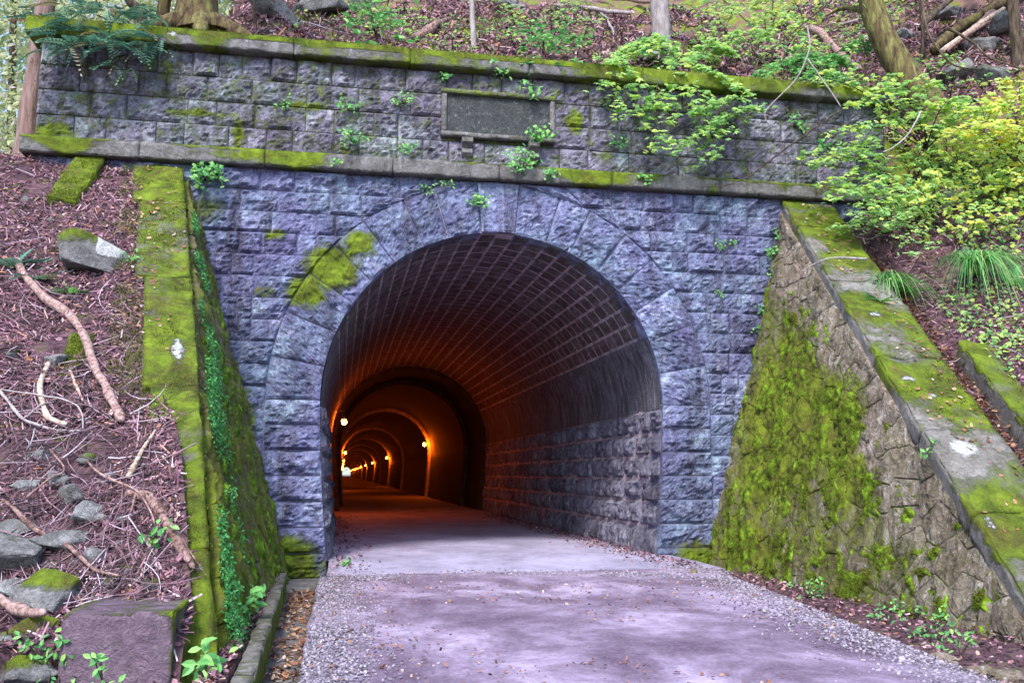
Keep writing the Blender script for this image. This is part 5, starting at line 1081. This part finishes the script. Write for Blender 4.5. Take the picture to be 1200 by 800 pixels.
# grass tufts
def grass(label, p, n, L, seed, lean=(0, -.5)):
    g = np.random.default_rng(seed); Vs, F, rn = [], [], []; o_ = 0
    for i in range(n):
        a_ = g.uniform(0, 6.28); l_ = L * g.uniform(.6, 1.15); d = np.array([math.cos(a_) + lean[0], math.sin(a_) + lean[1], 0]) * g.uniform(.3, .9); b_ = np.asarray(p) + g.normal(size=3) * np.array([.05, .05, .01])
        w_ = g.uniform(.004, .008); sd_ = np.array([-math.sin(a_), math.cos(a_), 0]) * w_
        for k_ in range(7):
            s_ = k_ / 6; c = b_ + d * l_ * s_ + np.array([0, 0, l_ * (1.0 * s_ - 1.05 * s_ * s_ * (.6 + .8 * np.hypot(*d[:2])))]); ww = sd_ * (1 - s_ ** 2 * .95); Vs += [c - ww, c + ww]
        for k_ in range(6): F.append([o_ + 2 * k_, o_ + 2 * k_ + 1, o_ + 2 * k_ + 3, o_ + 2 * k_ + 2])
        o_ += 14; rn += [g.random()] * 14
    o = obj('grass_tuft', np.array(Vs), np.array(F), M['grass'], attrs={'rnd': rn}, smooth=False, loc=p); return tag(o, label, 'grass tuft', 'arching grass tufts on the right slope')
grass('upright bright grass tuft just behind the right coping', onR(1040, 345) + np.array([0, 0, .02]), 260, .85, 1, (0, -.25)); grass('drooping dark green grass tuft farther right above the second wall', onR(1145, 330) + np.array([0, 0, .1]), 260, .95, 2, (-.25, -.7))
# seedlings growing from the joints
def seedling(label, u, v, y_, n, leaf, seed, mat='green', tm=OVAL, base=None, h=.12, group='seedlings rooted in the wall joints', nrm=(0, -.8, .6)):
    g = np.random.default_rng(seed); p = A(u, v, y_) if base is None else np.asarray(base); t = thing('seedling', label, 'seedling', tuple(p), group)
    LP, LN, parts = [], [], []
    for i in range(n):
        e_ = p + np.array([g.uniform(-1, 1) * h, -abs(g.normal()) * h * .5, g.uniform(-.2, 1) * h]); parts.append(tube(np.linspace(p, e_, 4), .003, 4))
        for j in range(5): LP.append(e_ + g.normal(size=3) * leaf * .45); LN.append(np.array(nrm) + g.normal(size=3) * .45)
    Vs, Fs, o_ = [], [], 0
    for V, F in parts: Vs.append(V); Fs += [[a_ + o_ for a_ in f] for f in tidy(F)]; o_ += len(V)
    obj('stem', np.concatenate(Vs), Fs, M['bark'], t); leaves('foliage', np.array(LP), np.array(LN), g.uniform(.6, 1.1, len(LP)) * leaf, M[mat], tm, t, rnd=g.random(len(LP))); return t
SE = [(240, 212, -.05, 12, .07, .2, 'leafy seedling on the wall just right of the left wing wall top'), (232, 202, -.05, 4, .06, .08, 'tiny seedling beside the left wing wall top'), (415, 168, -.16, 9, .06, .16, 'fern-like seedling on the string course left of the panel'), (408, 128, -.05, 6, .05, .12, 'seedling in the second parapet course left of centre'),
      (472, 122, -.05, 8, .05, .12, 'dark seedling left of the inscribed panel'), (330, 125, -.05, 4, .05, .08, 'small seedling high on the left part of the parapet'), (478, 176, -.16, 6, .05, .1, 'small seedling on the string course below left of the panel'), (498, 226, -.05, 4, .045, .08, 'seedling under the string course, left of the keystone'),
      (522, 219, -.05, 4, .045, .07, 'bright little seedling beside the one left of the keystone'), (560, 240, -.09, 6, .05, .1, 'seedling growing on the left joint of the keystone'), (612, 200, -.17, 12, .075, .22, 'large leafy seedling on the string course above the keystone'), (645, 207, -.17, 5, .06, .1, 'seedling hanging from the string course right of the keystone'),
      (632, 162, -.1, 9, .06, .16, 'leafy seedling on the right corbel of the panel'), (622, 112, -.1, 6, .07, .14, 'broad-leaved seedling over the right end of the panel top'), (590, 86, -.1, 5, .07, .12, 'seedling hanging from the coping above the panel'), (520, 95, -.05, 4, .045, .08, 'seedling near the upper left corner of the panel'),
      (850, 290, -.05, 5, .05, .1, 'pale green seedling in the middle of the right wall'), (905, 302, -.06, 9, .055, .13, 'bright green seedling where the wall meets the right wing'), (916, 280, -.06, 6, .05, .12, 'seedling above the bright one in the right corner'), (908, 325, -.06, 6, .055, .1, 'seedling below the bright one in the right corner'),
      (893, 388, -.05, 5, .055, .1, 'bright seedling low in the right corner by the moss'), (895, 365, -.05, 4, .045, .08, 'small pale seedling above the low bright one'), (843, 345, -.05, 3, .04, .05, 'tiny seedling in a joint of the right wall'), (725, 170, -.05, 6, .05, .12, 'seedling in the parapet right of the panel'), (755, 212, -.16, 5, .05, .1, 'seedling hanging on the string course right of centre'),
      (930, 150, -.05, 8, .06, .15, 'seedling with dark roots on the right of the parapet'), (820, 155, -.1, 6, .05, .12, 'seedling tucked behind the hanging maple spray'), (395, 190, -.16, 3, .04, .06, 'tiny seedling on the string course edge left of centre'), (970, 175, -.05, 7, .06, .14, 'leafy seedling near the right end of the parapet')]
for i, (u, v, y_, n, lf, h_, lab) in enumerate(SE): seedling(lab, u, v, y_, int(n * 1.6), lf * 1.15, 200 + i, h=h_, tm=OVAL if i % 3 else MAPLE)
# weeds at the wall feet
WD = [(945, 700, 10, .045, .16, 'weed clump at the road edge below the right wing wall'), (1035, 722, 6, .045, .12, 'small weed between the two clumps on the right verge'), (1080, 745, 16, .05, .2, 'leafy weed clump at the foot of the right wing wall'), (1125, 770, 8, .045, .14, 'weed hanging over the ditch near the bottom right'), (1060, 720, 7, .045, .14, 'low weed just left of the largest clump')]
for i, (u, v, n, lf, h_, lab) in enumerate(WD):
    r = ray(u, v); ts = np.arange(2, 20, .01); Pq = CAM + ts[:, None] * r; k_ = int(np.argmax((Pq[:, 0] > xr(Pq[:, 2]) - .12) | (Pq[:, 2] < -.12))); seedling(lab, 0, 0, 0, n, lf, 240 + i, base=Pq[k_], h=h_, group='weeds along the wall feet', nrm=(-.3, -.5, .8))
seedling('small seedling with broad leaves in the debris beside the concrete block', 0, 0, 0, 4, .07, 250, base=onL(183, 650) + np.array([0, 0, .1]), h=.07, group='weeds along the wall feet')
seedling('bright green seedling on the foot of the left wing wall', 0, 0, 0, 4, .10, 251, base=np.array([xl(.1) + .08, -4.6, .12]), h=.08, group='weeds along the wall feet', nrm=(.3, -.7, .7))
seedling('bright leaf cluster low between the block and the left wing wall', 0, 0, 0, 5, .10, 252, base=gnd(240, 785, .0), h=.08, group='weeds along the wall feet', nrm=(0, -.7, .7))
seedling('dark green weeds in the corner left of the concrete block', 0, 0, 0, 14, .05, 253, base=onL(60, 785), h=.2, group='weeds along the wall feet')
seedling('weed cluster in front of the concrete block', 0, 0, 0, 6, .045, 254, base=gnd(120, 798, .1), h=.12, group='weeds along the wall feet')
seedling('small green plant beside the left coping below the boulder', 0, 0, 0, 4, .06, 255, base=onL(155, 315) + np.array([0, 0, .05]), h=.07, group='weeds along the wall feet')
seedling('sprig growing from under the right coping near the frame edge', 0, 0, 0, 6, .05, 256, base=np.array([xr(float(zt(-4.3)) - .1) - .08, -4.3, float(zt(-4.3)) - .1]), h=.14, group='weeds along the wall feet')
seedling('grassy moss tuft at the left corner of the tunnel mouth', 0, 0, 0, 8, .04, 257, base=gnd(405, 662, .0), h=.07, group='weeds along the wall feet')

# ------------------------------------------------------------------ woods beyond, on the left, and beyond the far mouth
def mass(name, label, C_, n, spread, leaf, seed, mat='far'):
    g = np.random.default_rng(seed); cl = np.array(C_); idx = g.integers(0, len(cl), n); P = cl[idx] + g.normal(size=(n, 3)) * spread
    return tag(leaves(name, P, g.normal(size=(n, 3)), g.uniform(.6, 1.3, n) * leaf, M[mat], OVAL, rnd=np.clip(_hh(idx) * .6 + g.random(n) * .4, 0, 1)), label, 'woodland')
def _hh(i): return np.array([_h(int(q), 1, 2, 3) for q in i])
g = np.random.default_rng(9); C_ = []
for k_ in range(260):
    u, v = g.uniform(-120, 360), g.uniform(-120, 240); d = g.uniform(7, 26); C_.append(at(u, v, d))
mass('far_woodland', 'pale sunlit foliage of the wood across the valley on the left', C_, 60000, .75, .17, 1)
for k_, (u, y_) in enumerate([(12, 14), (70, 18), (110, 11), (150, 16)]):
    p = at(u, 200, y_); q = at(u + 5, -60, y_); tree(['dark thin trunk in the wood at the far left edge', 'slim trunk in the wood behind the left corner of the coping', 'grey trunk in the wood behind the cedar boughs', 'slender trunk in the wood near the bent sapling'][k_], p, [p, (p + q) / 2, q], [.12, .1, .07], M['bark'], 30 + k_, 8, roots=0, leafm='far')
C_ = [(g.uniform(-25, 30), g.uniform(425, 445), g.uniform(2, 9)) for _ in range(60)]
mass('far_woodland', 'sunlit foliage outside the far mouth of the tunnel', C_, 3000, 1.5, .7, 2)
print('objects', len(bpy.data.objects), 'tris', sum(len(m.loops) - 2 * len(m.polygons) for m in bpy.data.meshes))
